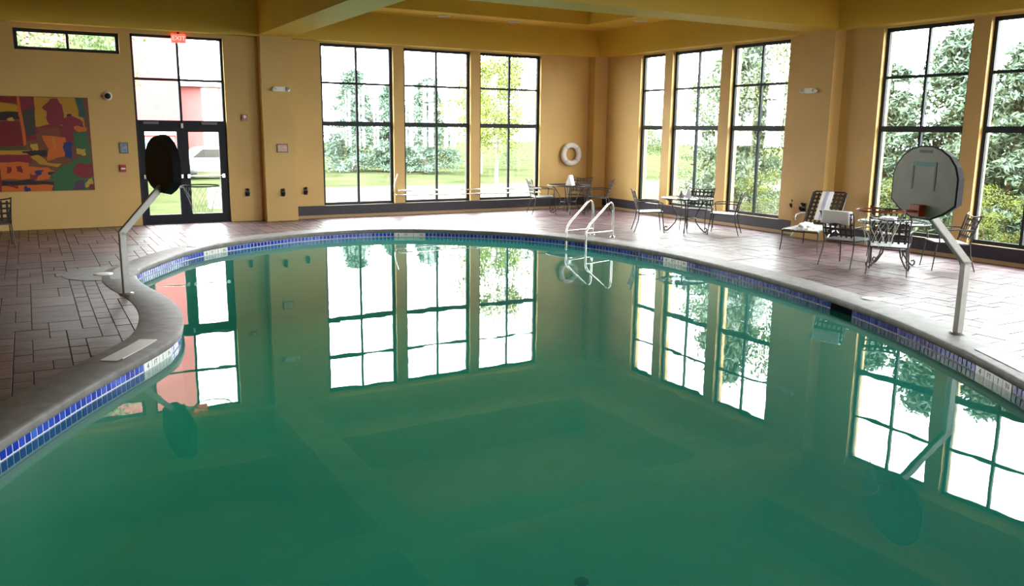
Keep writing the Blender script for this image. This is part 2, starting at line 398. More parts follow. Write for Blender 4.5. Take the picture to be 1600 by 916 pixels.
ring_strip([rz(0.0, -0.262), rz(-0.012, -0.264), rz(-0.012, -0.29), rz(0.0, -0.292)], 'trim_ledge', GROUT, basin)
CW = 0.42
cope = ring_strip([rz(0.005, -0.078), rz(-0.028, -0.077), rz(-0.037, -0.068), rz(-0.040, -0.05), rz(-0.040, -0.022), rz(-0.036, -0.009), rz(-0.026, -0.001), rz(0.0, 0.002), rz(CW-0.01, 0.006), rz(CW, 0.0), rz(CW, -0.05)], 'coping', COPE, basin)
pad = MB(); pad.prism([(0.78+0.5*math.cos(a)*1.0, 13.35+0.62*math.sin(a)) for a in [2*math.pi*i/40 for i in range(40)]], -0.03, 0.005); pad.build('skimmer_pad', COPE, basin)
# which tile slots are taken by depth markers or the skimmer mouth
def nearest(x, y): return min(range(NT), key=lambda i: (RP[i]-Vector((x, y))).length)
markers = [nearest(0.95, 8.57), nearest(2.83, 15.84), nearest(6.92, 16.69), nearest(9.66, 11.28), nearest(7.68, 4.40)]
taken = set()
for mi in markers:
    for k in range(-4, 4): taken.add((mi+k) % NT)
sk = nearest(8.95, 7.16)
for k in range(-3, 3): taken.add((sk+k) % NT)
tm = MB(); hw = 0.031
tm.box(-hw, -0.004, -0.034, hw, 0.004, 0.034)
tmesh = tm.mesh('tile'); tmesh.materials.append(TILES[0])
def in_view(x, y):
    d = Vector((x, y, -0.1))-Vector((0, 0, 2.1)); z = d.dot(fw)
    if z < 0.5: return False
    u = 800+FPX*d.dot(r2)/z; v = 458-FPX*d.dot(u2)/z
    return -30 < u < 1630 and v < 950
slots = [i for i in range(NT) if i not in taken]
def mid(i):
    a, b = RP[i], RP[(i+1) % NT]; t = (b-a).normalized(); return (a+b)/2, t
vis = sorted([i for i in slots if in_view(*mid(i)[0])], key=lambda i: mid(i)[0].length)[:290]
vset = set(vis); rest = MB(); low = MB()
for i in slots:
    c, t = mid(i); n = RN[i]; ang = math.atan2(t.y, t.x); q = c-n*0.004
    if i in vset:
        inst('waterline_tile', tmesh, basin, (q.x, q.y, -0.119), ang, TILES[(random.random() > 0.55)+(random.random() > 0.8)])
    else: rest.add([(Matrix.Translation((q.x, q.y, -0.119)) @ Matrix.Rotation(ang, 4, 'Z')) @ Vector(v) for v in tm.v], tm.f)
    low.add([(Matrix.Translation((q.x, q.y, -0.205)) @ Matrix.Rotation(ang, 4, 'Z')) @ Vector(v) for v in tm.v], tm.f)
tag(rest.build('waterline_tile_run', TILES[1], basin), kind='stuff')
tag(low.build('submerged_tile_run', TILES[1], basin), kind='stuff')
for mi in markers:
    for k, s in zip((-3, -1, 1, 3), ('4', 'FT', '1', 'IN')):
        p, t = at_len((mi+0.5*0+k)*PITCHT); nn = Vector((-t.y, t.x)); nn = nn if nn.dot(RN[mi]) > 0 else -nn
        # read left to right when seen from the water
        x = Vector((-nn.y, nn.x)) * -1
        c = Vector((p.x, p.y, 0))-Vector((nn.x, nn.y, 0))*0.006
        kk = k if x.dot(RT_[mi]) > 0 else -k
        p, t = at_len((mi+kk)*PITCHT); nn = Vector((-t.y, t.x)); nn = nn if nn.dot(RN[mi]) > 0 else -nn; x = Vector((nn.y, -nn.x))
        Mx = Matrix(((x.x, 0, -nn.x, p.x-nn.x*0.005), (x.y, 0, -nn.y, p.y-nn.y*0.005), (0, 1, 0, -0.162), (0, 0, 0, 1)))
        d = MB(); d.box(-0.078, -0.080, -0.004, 0.078, 0.080, 0.004); d.xf(Mx)
        o = d.build('depth_marker_tile', WTILE, basin, bevel=0.002); o['label'] = 'white depth marker tile'
        Mt = Mx @ Matrix.Translation((0, 0.032, 0.0045))
        text_part(s, 0.085 if len(s) == 1 else 0.07, INK, o, Mt)
# skimmer mouth: solid panel, the hole's shade put into its black colour
c = RP[sk]; t = RT_[sk]; n = RN[sk]; ang = math.atan2(t.y, t.x)
s_ = MB(); s_.box(-0.235, -0.012, -0.085, 0.235, 0.012, 0.085)
o = s_.build('skimmer_mouth', mat('painted_hole_shade', (0.008, 0.01, 0.012), 0.9, spec=0.0), basin); o.location = (c.x-n.x*0.004, c.y-n.y*0.004, -0.16); o.rotation_euler = (0, 0, ang)
lid = MB(); lid.lathe([(0.0, 0.014), (0.10, 0.014), (0.125, 0.010), (0.13, 0.0)], 24)
for x, y in ((9.33, 7.03), (0.80, 13.24)):
    o = lid.build('skimmer_lid', WHITE, basin); o.location = (x, y, 0.004)
# flat white marker plates let into the coping
def plate(i0, dlen, wid, d0, m):
    mb = MB(); k0 = int(round(dlen/PITCHT/2)); vs = []
    for j in range(-k0, k0+1):
        i = (i0+j) % NT
        for d in (d0, d0+wid):
            q = RP[i]+RN[i]*d; vs += [(q.x, q.y, 0.003), (q.x, q.y, 0.011)]
    fs = []
    for j in range(2*k0):
        a = 4*j; b = a+4; fs += [(a+1, b+1, b+3, a+3), (a, a+1, a+3, a+2)[:4] if j == 0 else (a, b, b+1, a+1), (a+2, a+3, b+3, b+2)]
    e = 8*k0; fs.append((e, e+2, e+3, e+1))
    mb.add(vs, fs); return mb.build('marker_plate', m, basin)
PL = mat('pale_deck_plate', (0.62, 0.58, 0.56), 0.45)
plate(nearest(0.85, 8.45), 0.75, 0.17, 0.10, PL)
plate(nearest(2.75, 15.75), 0.7, 0.17, 0.10, WTILE); plate(nearest(7.75, 4.5), 0.75, 0.2, 0.10, WTILE)
# main drain seen dimly on the pool floor
d = MB(); d.lathe([(0, 0.02), (0.055, 0.02), (0.06, 0)], 20); o = d.build('main_drain', BLACK, basin); o.location = (3.6, 5.15, DEEP-0.03)

# water
wm = bpy.data.materials.new('green_pool_water'); wm.use_nodes = True; t = wm.node_tree; t.nodes.clear()
out = t.nodes.new('ShaderNodeOutputMaterial'); mx = t.nodes.new('ShaderNodeMixShader')
tc = t.nodes.new('ShaderNodeTexCoord'); ns = t.nodes.new('ShaderNodeTexNoise'); ns.inputs['Scale'].default_value = 1.6; ns.inputs['Detail'].default_value = 2
t.links.new(tc.outputs['Object'], ns.inputs['Vector'])
bp = t.nodes.new('ShaderNodeBump'); bp.inputs['Strength'].default_value = 0.07; bp.inputs['Distance'].default_value = 0.015
t.links.new(ns.outputs['Fac'], bp.inputs['Height'])
tr = t.nodes.new('ShaderNodeBsdfTransparent'); tr.inputs[0].default_value = (0.98, 1, 0.99, 1)
df = t.nodes.new('ShaderNodeBsdfDiffuse'); df.inputs['Color'].default_value = (0.034, 0.38, 0.31, 1)
mm = t.nodes.new('ShaderNodeMixShader'); mm.inputs[0].default_value = 0.40
t.links.new(tr.outputs[0], mm.inputs[1]); t.links.new(df.outputs[0], mm.inputs[2])
gl = t.nodes.new('ShaderNodeBsdfGlossy'); gl.inputs['Roughness'].default_value = 0.0; t.links.new(bp.outputs[0], gl.inputs['Normal'])
t.links.new(schlick(t, 0.06), mx.inputs[0]); t.links.new(mm.outputs[0], mx.inputs[1]); t.links.new(gl.outputs[0], mx.inputs[2])
t.links.new(mx.outputs[0], out.inputs['Surface'])
va = t.nodes.new('ShaderNodeVolumeAbsorption'); va.inputs['Color'].default_value = (0.12, 0.76, 0.64, 1); va.inputs['Density'].default_value = 0.55
t.links.new(va.outputs[0], out.inputs['Volume'])
mb = MB(); top = rz(0.01, ZW); bot = rz(0.01, DEEP-0.15)
mb.add(top+bot+[(CEN.x, CEN.y, ZW), (CEN.x, CEN.y, DEEP-0.15)], [(i, (i+1) % NT, 2*NT) for i in range(NT)]+[(NT+(i+1) % NT, NT+i, 2*NT+1) for i in range(NT)]+[(i, NT+i, NT+(i+1) % NT, (i+1) % NT) for i in range(NT)])
tag(mb.build('pool_water', wm), 'still green pool water mirroring the windows', 'water', kind='structure')

# ================================================================== DECK
mb = MB(); inner = off(CW-0.05)
def hit(p):
    d = p-CEN; k = 1e9
    for a, lim in ((0, XW-WT), (0, XE+WT), (1, YS-WT), (1, YN+WT)):
        if abs(d[a]) > 1e-6:
            s = (lim-CEN[a])/d[a]
            if s > 0: k = min(k, s)
    return CEN+d*k
outer = [hit(p) for p in inner]
for cx_, cy_ in ((XW-WT, YS-WT), (XW-WT, YN+WT), (XE+WT, YS-WT), (XE+WT, YN+WT)):
    j = min(range(NT), key=lambda i: (outer[i]-Vector((cx_, cy_))).length); outer[j] = Vector((cx_, cy_))
floor = ring_strip([[(p.x, p.y, -0.2) for p in inner], [(p.x, p.y, -0.012) for p in inner], [(p.x, p.y, -0.012) for p in outer]], 'floor', JOINT, smooth=False)
tag(floor, 'plum-brown stamped concrete pool deck', 'floor', kind='structure')
U = 0.155; GX0, GY0 = XW, YS; NX = int((XE-XW)/U)+1; NY = int((YN-YS)/U)+1
occ = [[False]*NY for _ in range(NX)]; stones = []
SZ = [(2, 3), (3, 2), (2, 2), (3, 3), (2, 4), (1, 2), (3, 4), (2, 3), (1, 1)]
for j in range(NY):
    for i in range(NX):
        if occ[i][j]: continue
        opts = SZ[:-1]; random.shuffle(opts)
        for a, b in opts+[(1, 1)]:
            if i+a <= NX and j+b <= NY and all(not occ[i+p][j+q] for p in range(a) for q in range(b)):
                for p in range(a):
                    for q in range(b): occ[i+p][j+q] = True
                stones.append((GX0+i*U, GY0+j*U, a*U, b*U)); break
inset = off(0.06)
def inside_pool(x, y, poly):
    c = False; n = len(poly); j = n-1
    for i in range(n):
        a, b = poly[i], poly[j]
        if (a.y > y) != (b.y > y) and x < (b.x-a.x)*(y-a.y)/(b.y-a.y)+a.x: c = not c
        j = i
    return c
poly_in = off(0.05)[::3]; poly_out = off(CW-0.04)[::3]
good = []
def push(x, y, a, b, depth=0):
    g = 0.0028
    cs = [(x+dx*a, y+dy*b) for dx in (0, 0.5, 1) for dy in (0, 0.5, 1)]
    if all(inside_pool(px, py, poly_out) for px, py in cs): return
    if any(inside_pool(px, py, poly_in) for px, py in cs):
        if depth < 2 and max(a, b) > 0.2:
            if a >= b: push(x, y, a/2, b, depth+1); push(x+a/2, y, a/2, b, depth+1)
            else: push(x, y, a, b/2, depth+1); push(x, y+b/2, a, b/2, depth+1)
        return
    x1, y1 = min(x+a, XE), min(y+b, YN)
    if x1-x > 0.04 and y1-y > 0.04: good.append((x+g, y+g, x1-g, y1-g))
for s in stones: push(*s)
def score(s):
    cx, cy = (s[0]+s[2])/2, (s[1]+s[3])/2
    if not in_view(cx, cy): return 1e9+cx*cx+cy*cy
    return cx*cx+cy*cy-(30 if cx < 2 else 0)
good.sort(key=score)
def stone(mb, x0, y0, x1, y1, z):
    e = 0.003
    mb.add([(x0, y0, -0.02), (x1, y0, -0.02), (x1, y1, -0.02), (x0, y1, -0.02), (x0, y0, z-0.003), (x1, y0, z-0.003), (x1, y1, z-0.003), (x0, y1, z-0.003), (x0+e, y0+e, z), (x1-e, y0+e, z), (x1-e, y1-e, z), (x0+e, y1-e, z)],
           [(0, 1, 5, 4), (1, 2, 6, 5), (2, 3, 7, 6), (3, 0, 4, 7), (4, 5, 9, 8), (5, 6, 10, 9), (6, 7, 11, 10), (7, 4, 8, 11), (8, 9, 10, 11)]); return mb
PV = [PAVE, PAVE2, PAVE3]
for s in good[:290]:
    o = stone(MB(), *s, random.uniform(-0.003, 0.0015)).build('paving_stone', random.choice(PV), floor, fix=False)
    o.data.materials.append(JOINT); o.data.polygons.foreach_set('material_index', [1]*8+[0])
rest = [MB(), MB(), MB()]
for s in good[290:]: stone(random.choice(rest), *s, random.uniform(-0.003, 0.0015))
for m_, mb in zip(PV, rest):
    o = tag(mb.build('paving_field', m_, floor, fix=False), kind='stuff')
    o.data.materials.append(JOINT); o.data.polygons.foreach_set('material_index', ([1]*8+[0])*(len(o.data.polygons)//9))

# ================================================================== POOLSIDE THINGS
def arc_pts(c, r, a0, a1, n, ax, ay):
    return [Vector(c)+Vector(ax)*r*math.cos(a0+(a1-a0)*i/n)+Vector(ay)*r*math.sin(a0+(a1-a0)*i/n) for i in range(n+1)]
# ladder
lad = tag(empty('pool_ladder', (9.65, 13.9, 0)), 'polished steel pool ladder with two arched handrails', 'ladder')
def lpart(name, mb, m, parent=lad): return mb.xf(Matrix.Translation((-9.65, -13.9, 0))).build(name, m, parent)
for F, B in (((9.24, 14.09), (9.98, 14.25)), ((9.33, 13.53), (10.10, 13.72))):
    F = Vector((*F, 0)); B = Vector((*B, 0)); d = (B-F); ln = d.length; d.normalize(); z = Vector((0, 0, 1))
    pts = [F+z*-0.95, F+z*-0.3, F+z*0.05, F+z*0.16, F+d*0.03+z*0.22, F+d*0.10+z*0.30]
    pts += [F+d*(ln-0.26)+z*0.60, F+d*(ln-0.17)+z*0.672, F+d*(ln-0.10)+z*0.70, F+d*(ln-0.04)+z*0.67, F+d*(ln-0.008)+z*0.60, B+z*0.50, B+z*0.25, B+z*0.0]
    rail = MB(); rail.tube(pts, 0.022, 10); ro = lpart('handrail', rail, STEEL)
    br = MB(); br.tube([F+z*0.13, B+z*0.12], 0.020, 8); lpart('brace', br, STEEL, ro)
    es = MB(); es.lathe([(0.055, 0.002), (0.05, 0.018), (0.024, 0.025)], 16, (B.x, B.y, 0.0)); lpart('escutcheon', es, STEEL, ro)
for zz in (-0.32, -0.60, -0.88):
    mb = MB(); mb.bar((9.24, 14.09, zz), (9.33, 13.53, zz), 0.09, 0.025); lpart('tread', mb, WHITE)

# basketball goals
def goal(name, base, az, label, board_label, bracket_m):
    root = tag(empty(name, (base[0], base[1], 0), R(az)), label, 'basketball hoop')
    p = MB(); w_ = 0.075
    p.bar((0, 0, 0.0), (0, 0, 0.795), w_, w_, (1, 0, 0)); p.bar((-0.022, 0, 0.76), (0.52, 0, 1.34), w_, w_, (0, 1, 0)); p.build('post', GALV, root, bevel=0.006)
    MB().lathe([(0.09, 0.006), (0.085, 0.02), (0.05, 0.024)], 20).build('base_collar', GALV, root)
    W, z0, H = 0.53, 1.24, 0.74
    half = [(0.15, 0.0), (0.36, 0.07), (0.53, 0.17), (0.53, 0.44), (0.48, 0.555), (0.37, 0.655), (0.23, 0.72), (0.10, 0.748), (0.0, 0.75)]
    prof = half+[(-a, b) for a, b in half[-2::-1]]
    def shell(x0, x1, s0, s1, nm, m, par):
        mb = MB(); n = len(prof); c = 0.38
        vs = [(x0, a*s0, z0+c+(b-c)*s0) for a, b in prof]+[(x1, a*s1, z0+c+(b-c)*s1) for a, b in prof]
        mb.add(vs, [tuple(range(n)), tuple(range(n, 2*n))[::-1]]+[(i, (i+1) % n, n+(i+1) % n, n+i) for i in range(n)])
        return mb.build(nm, m, par)
    bd = shell(0.50, 0.585, 0.93, 1.0, 'backboard', BOARDK, root)
    shell(0.585, 0.590, 0.955, 0.955, 'board_face', BOARDG, bd)
    for a in ((-0.19, 0.30, -0.165, 0.54), (0.165, 0.30, 0.19, 0.54)): MB().box(0.590, a[0], z0+a[1], 0.593, a[2], z0+a[3]).build('target_line', mat('dark_target_line', (0.12, 0.125, 0.115), 0.5), bd)
    MB().box(0.590, -0.19, z0+0.54, 0.594, 0.19, z0+0.585).build('target_bar', TEAL, bd)
    MB().box(0.590, -0.10, z0+0.675, 0.594, 0.10, z0+0.705).build('nameplate', mat('plum_plate', (0.10, 0.07, 0.08), 0.5), bd)
    br = MB(); br.box(0.588, -0.08, z0+0.03, 0.66, 0.08, z0+0.15); br.prism([(0.66, -0.06), (0.80, -0.02), (0.80, 0.02), (0.66, 0.06)], z0+0.07, z0+0.095); br.build('bracket', bracket_m, root, bevel=0.004)
    rc = Vector((1.03, 0, z0+0.09)); rr = 0.23
    rim = MB(); rim.tube([rc+Vector((rr*math.cos(a), rr*math.sin(a), 0)) for a in [2*math.pi*i/32 for i in range(32)]], 0.0085, 8, closed=True)
    rimo = rim.build('rim', bracket_m if bracket_m is RIMRED else IRON, root)
    net = MB(); nn = 12
    lev = [(0.23, 0.0), (0.20, -0.09), (0.165, -0.18), (0.135, -0.27), (0.125, -0.36)]
    for k in range(nn):
        for sgn in (1, -1):
            pts = [rc+Vector((r*math.cos((k+sgn*0.5*i)*2*math.pi/nn), r*math.sin((k+sgn*0.5*i)*2*math.pi/nn), z)) for i, (r, z) in enumerate(lev)]
            net.tube(pts, 0.0018, 4, cap=False)
    net.build('net', NETM, root, fix=False)
    return root
goal('poolside_basketball_hoop', (8.53, 5.33), 160, 'poolside basketball hoop with grey backboard face and red rim on right', '', RIMRED)
goal('poolside_basketball_hoop', (0.945, 11.525), 12, 'poolside basketball hoop seen from its black back in front of doors', '', GALV)

# ---- wrought iron chair
def strap_panel(mb, P0, ux, uy, w, h, nx, ny, t=0.004, sw=0.032):
    n = Vector(ux).cross(Vector(uy)).normalized()
    P0 = Vector(P0); ux = Vector(ux); uy = Vector(uy)
    for i in range(nx):
        c = P0+ux*(w*(i+0.5)/nx); mb.bar(c, c+uy*h, sw, t, n)
    for j in range(ny):
        c = P0+uy*(h*(j+0.5)/ny)+n*0.004; mb.bar(c, c+ux*w, sw, t, n)
def make_chair(seat_m=STRAP):
    r = empty('patio_chair'); hw, hd = 0.265, 0.25
    s = MB(); s.tube([(-hw, -hd, 0.42), (hw, -hd, 0.42), (hw+0.01, hd-0.03, 0.44), (hw-0.03, hd, 0.44), (-hw+0.03, hd, 0.44), (-hw-0.01, hd-0.03, 0.44)], 0.012, 6, closed=True); s.build('seat_frame', IRON, r)
    s = MB(); strap_panel(s, (-hw, -hd, 0.425), (1, 0, 0), Vector((0, 1, 0.03)).normalized(), 2*hw, 2*hd, 7, 7, sw=0.05); s.build('seat', seat_m, r)
    for sx in (-1, 1):
        MB().tube([(sx*hw, hd-0.02, 0.44), (sx*(hw+0.005), hd, 0.25), (sx*(hw+0.02), hd+0.03, 0.0)], [0.012, 0.011, 0.009], 6).build('leg', IRON, r)
        MB().tube([(sx*hw, -hd, 0.42), (sx*(hw+0.005), -hd-0.02, 0.25), (sx*(hw+0.02), -hd-0.10, 0.0)], [0.012, 0.011, 0.009], 6).build('leg', IRON, r)
        a = MB(); a.tube([(sx*(hw+0.005), -hd-0.045, 0.64), (sx*(hw+0.035), -0.05, 0.655), (sx*(hw+0.035), hd-0.08, 0.645), (sx*(hw+0.03), hd-0.02, 0.62), (sx*(hw+0.02), hd-0.03, 0.58), (sx*(hw+0.01), hd-0.05, 0.44)], 0.012, 6); a.build('armrest', IRON, r)
    b = MB(); b.tube([(-hw, -hd, 0.42), (-hw-0.005, -hd-0.05, 0.65), (-hw-0.02, -hd-0.11, 0.85), (-hw-0.03, -hd-0.14, 0.875), (-hw+0.02, -hd-0.10, 0.855), (0, -hd-0.11, 0.83), (hw-0.02, -hd-0.10, 0.855), (hw+0.03, -hd-0.14, 0.875), (hw+0.02, -hd-0.11, 0.85), (hw+0.005, -hd-0.05, 0.65), (hw, -hd, 0.42)], 0.012, 6); b.build('back_frame', IRON, r)
    b = MB(); d = Vector((0, -0.11, 0.36)).normalized(); strap_panel(b, (-hw, -hd-0.015, 0.48), (1, 0, 0), d, 2*hw, 0.36, 6, 4, sw=0.034); b.build('backrest', STRAP, r)
    return r
chair0 = make_chair(); chairW = make_chair(PALESTRAP)
used = {}
def place_chair(src, x, y, tx, ty, label, group):
    o = src if src.name not in used else copy_tree(src)
    used[src.name] = 1
    o.location = (x, y, 0); o.rotation_euler = (0, 0, math.atan2(ty-y, tx-x)-math.pi/2); tag(o, label, 'chair', group); return o
def make_table(r_top):
    r = empty('patio_table')
    t = MB(); t.lathe([(0, 0.712), (r_top-0.01, 0.712), (r_top-0.004, 0.716), (r_top-0.01, 0.722), (0, 0.722)], 40); t.build('glass_top', TGLASS, r)
    k = MB(); k.tube([(r_top*math.cos(a), r_top*math.sin(a), 0.715) for a in [2*math.pi*i/40 for i in range(40)]], 0.013, 6, closed=True); k.build('rim', IRON, r)
    k = MB(); k.tube([(0.2*math.cos(a), 0.2*math.sin(a), 0.30) for a in [2*math.pi*i/24 for i in range(24)]], 0.011, 6, closed=True); k.build('brace_ring', IRON, r)
    for q in range(4):
        a = math.pi/4+q*math.pi/2; c, s = math.cos(a), math.sin(a)
        pr = [(r_top*0.82, 0.705), (r_top*0.62, 0.62), (0.24, 0.45), (0.19, 0.32), (0.22, 0.2), (0.31, 0.09), (0.37, 0.03), (0.41, 0.012), (0.44, 0.03), (0.45, 0.07), (0.42, 0.10), (0.385, 0.085)]
        m_ = MB(); m_.tube([(x*c, x*s, z) for x, z in pr], 0.014, 6); m_.build('leg', IRON, r)
    return r
tB = make_table(0.54); tB.location = (12.08, 13.82, 0); tag(tB, 'round glass patio table in front of the two-column window', 'table')
tC = copy_tree(tB); tC.location = (11.95, 8.72, 0); tC.rotation_euler = (0, 0, 0.5); tag(tC, 'round glass patio table behind the grey backboard, with magazines on it', 'table')
tA = copy_tree(tB); tA.location = (12.0, 18.25, 0); tA.rotation_euler = (0, 0, 0.3); tag(tA, 'dark round patio table in the corner below the life ring', 'table')
for o in (tA, tB, tC): o['group'] = 'round patio tables'
G = 'patio chairs at the far table'
place_chair(chair0, 11.35, 18.45, 12.0, 18.25, 'dark patio chair left of the table under the life ring', G)
place_chair(chair0, 12.55, 17.75, 12.0, 18.25, 'dark patio chair with its back to the pool, under the life ring', G)
place_chair(chair0, 12.62, 18.75, 12.0, 18.25, 'dark patio chair in the corner behind the far table', G)
G = 'patio chairs at the middle table'
place_chair(chairW, 11.42, 14.22, 12.08, 13.82, 'pale-seated patio chair left of the middle table', G)
place_chair(chairW, 12.58, 13.22, 12.08, 13.82, 'pale-seated patio chair right of the middle table', G)
place_chair(chair0, 12.72, 14.22, 12.08, 13.82, 'dark patio chair behind the middle table by the window', G)
G = 'patio chairs at the near right table'
place_chair(chair0, 11.42, 9.15, 12.4, 9.28, 'dark patio chair beside the lounge at the near right table', G)
place_chair(chairW, 11.40, 8.36, 11.95, 8.72, 'pale patio chair behind the basketball net', G)
place_chair(chairW, 12.60, 8.22, 11.95, 8.72, 'pale-seated patio chair under the post of the right hoop', G)
place_chair(chair0, 12.55, 9.25, 11.95, 8.72, 'dark patio chair between the near right table and the window', G)
place_chair(chair0, -0.62, 16.98, -0.75, 18.5, 'dark lattice-back patio chair alone at the left edge', 'lone patio chair')

# things on the tables
def napkin_tent(loc, rz_, s, label):
    mb = MB(); w_, d_, h_ = 0.15*s, 0.12*s, 0.17*s
    mb.add([(-w_/2, -d_/2, 0), (w_/2, -d_/2, 0), (w_/2, d_/2, 0), (-w_/2, d_/2, 0), (-w_/2, -0.015, h_), (w_/2, -0.015, h_), (w_/2, 0.015, h_), (-w_/2, 0.015, h_)],
           [(0, 3, 2, 1), (0, 1, 5, 4), (1, 2, 6, 5), (2, 3, 7, 6), (3, 0, 4, 7), (4, 5, 6, 7)])
    o = mb.build('table_tent_card', CLOTH, bevel=0.006); o.location = loc; o.rotation_euler = (0, 0, rz_); return tag(o, label, 'card')
napkin_tent((11.98, 18.15, 0.723), 0.6, 1.5, 'bulky white folded card on the corner table')
napkin_tent((12.10, 13.80, 0.723), 0.9, 1.2, 'white folded card on the middle table')
v = MB(); v.lathe([(0.0, 0.002), (0.055, 0.002), (0.06, 0.03), (0.045, 0.07), (0.02, 0.12), (0.016, 0.15), (0.0, 0.155)], 16)
o = v.build('small_vase', mat('taupe_ceramic', (0.22, 0.18, 0.17), 0.4)); o.location = (11.95, 13.85, 0.723); tag(o, 'small taupe bottle beside the white card on the middle table', 'vase')
for k in range(5):
    mb = MB(); mb.box(-0.14, -0.105, 0, 0.14, 0.105, 0.016)
    o = mb.build('magazine', [WHITE, mat('lavender_cover', (0.50, 0.48, 0.66), 0.4), WHITE, mat('pale_cover', (0.7, 0.68, 0.72), 0.4), mat('lilac_cover', (0.6, 0.58, 0.72), 0.4)][k], bevel=0.002)
    o.location = (11.80, 8.72, 0.724+0.017*k); o.rotation_euler = (0, 0, 0.5+random.uniform(-0.12, 0.12))
    tag(o, ['bottom magazine', 'second magazine from the bottom', 'middle magazine', 'second magazine from the top', 'topmost magazine'][k]+' of the stack on the near right table', 'magazine', 'stacked magazines')

# ---- chaise longue
ch = tag(empty('chaise_lounge', (11.95, 10.62, 0), math.atan2(0.39, 0.92)), 'dark lattice chaise lounge with raised back by the window wall', 'lounge chair')
hw = 0.32
m_ = MB()
for sy in (-hw, hw): m_.tube([(0, sy, 0.36), (0.1, sy, 0.385), (0.6, sy, 0.38), (1.15, sy, 0.37), (1.35, sy, 0.36)], 0.016, 6)
m_.tube([(0, -hw, 0.36), (0, hw, 0.36)], 0.016, 6); m_.tube([(1.15, -hw, 0.37), (1.15, hw, 0.37)], 0.014, 6); m_.build('frame', IRON, ch)
m_ = MB(); strap_panel(m_, (0.02, -hw, 0.385), (1, 0, 0), (0, 1, 0), 1.12, 2*hw, 15, 8, sw=0.05); m_.build('seat', PALESTRAP, ch)
bd = Vector((0.62, 0, 0.78)).normalized(); b0 = Vector((1.12, -hw, 0.385))
m_ = MB(); q = b0+bd*0.74; m_.tube([b0, q, q+bd*0.03+Vector((0, 0.05, 0)), q+bd*0.03+Vector((0, 2*hw-0.05, 0)), q+Vector((0, 2*hw, 0)), b0+Vector((0, 2*hw, 0))], 0.016, 6); m_.build('back_frame', IRON, ch)
m_ = MB(); strap_panel(m_, b0, (0, 1, 0), bd, 2*hw, 0.74, 8, 8, sw=0.042); m_.build('backrest', STRAP, ch)
for x, sy, dx in ((0.03, -1, -0.03), (0.03, 1, -0.03), (1.2, -1, 0.05), (1.2, 1, 0.05)):
    MB().tube([(x, sy*hw, 0.36), (x+dx*0.3, sy*(hw+0.005), 0.18), (x+dx, sy*(hw+0.02), 0.0)], [0.014, 0.012, 0.01], 6).build('leg', IRON, ch)
for sy in (-1, 1):
    MB().tube([(1.30, sy*(hw+0.03), 0.58), (1.05, sy*(hw+0.05), 0.60), (0.85, sy*(hw+0.05), 0.585), (0.76, sy*(hw+0.045), 0.55), (0.74, sy*(hw+0.04), 0.51), (0.77, sy*(hw+0.04), 0.49)], 0.016, 6).build('armrest', GALV, ch)
    MB().tube([(0.5, sy*(hw+0.01), 0.20), (0.65, sy*(hw+0.01), 0.28), (0.85, sy*(hw+0.01), 0.325), (1.05, sy*(hw+0.01), 0.315), (1.25, sy*(hw+0.01), 0.24)], 0.014, 6).build('side_bow', PALESTRAP, ch)
# towels
chm = Matrix.Translation(ch.location) @ Matrix.Rotation(ch.rotation_euler.z, 4, 'Z')
nrm = Vector((-0.78, 0, 0.62)).normalized()
tw = empty('striped_towel', chm @ (b0+bd*0.15+Vector((0, hw, 0)))); tag(tw, 'white towel with lavender stripes laid down the lounge back', 'towel')
def towel_strip(y0, y1, lift, nm, m):
    mb = MB(); vs = []; n = 10
    for i in range(n+1):
        s = 0.10+0.66*i/n
        p = b0+bd*min(s, 0.765)
        for yy in (y0, y1):
            for l in (lift, lift+0.007): vs.append(chm @ (p+Vector((0, yy, 0))+nrm*(0.02+l+0.003*math.sin(i*1.3))))
    fs = []
    for i in range(n):
        a = 4*i; b = a+4; fs += [(a+1, b+1, b+3, a+3), (a, a+2, b+2, b), (a, b, b+1, a+1), (a+2, a+3, b+3, b+2)]
    fs += [(0, 1, 3, 2), (4*n, 4*n+2, 4*n+3, 4*n+1)]
    mb.add(vs, fs); mb.xf(Matrix.Translation(-tw.location)); mb.build(nm, m, tw)
towel_strip(0.24, 0.46, 0.0, 'towel_cloth', CLOTH)
towel_strip(0.325, 0.375, 0.008, 'towel_stripe', STRIPE)
bm = bmesh.new(); bmesh.ops.create_icosphere(bm, subdivisions=4, radius=1.0)
from mathutils import noise as mnoise
for v_ in bm.verts:
    n_ = mnoise.noise(v_.co*2.2)*0.35+mnoise.noise(v_.co*5)*0.16; v_.co *= 1+n_
    v_.co = Vector((v_.co.x*0.24, v_.co.y*0.15, max(-0.02, v_.co.z*0.085)))
me = bpy.data.meshes.new('crumpled_towel'); bm.to_mesh(me); bm.free(); me.polygons.foreach_set('use_smooth', [True]*len(me.polygons)); me.materials.append(CLOTH)
o = bpy.data.objects.new('crumpled_towel', me); COL.objects.link(o); o.location = chm @ Vector((0.34, 0.0, 0.415)); o.rotation_euler = (0, 0, 0.6)
tag(o, 'crumpled white towel on the foot of the lounge', 'towel')
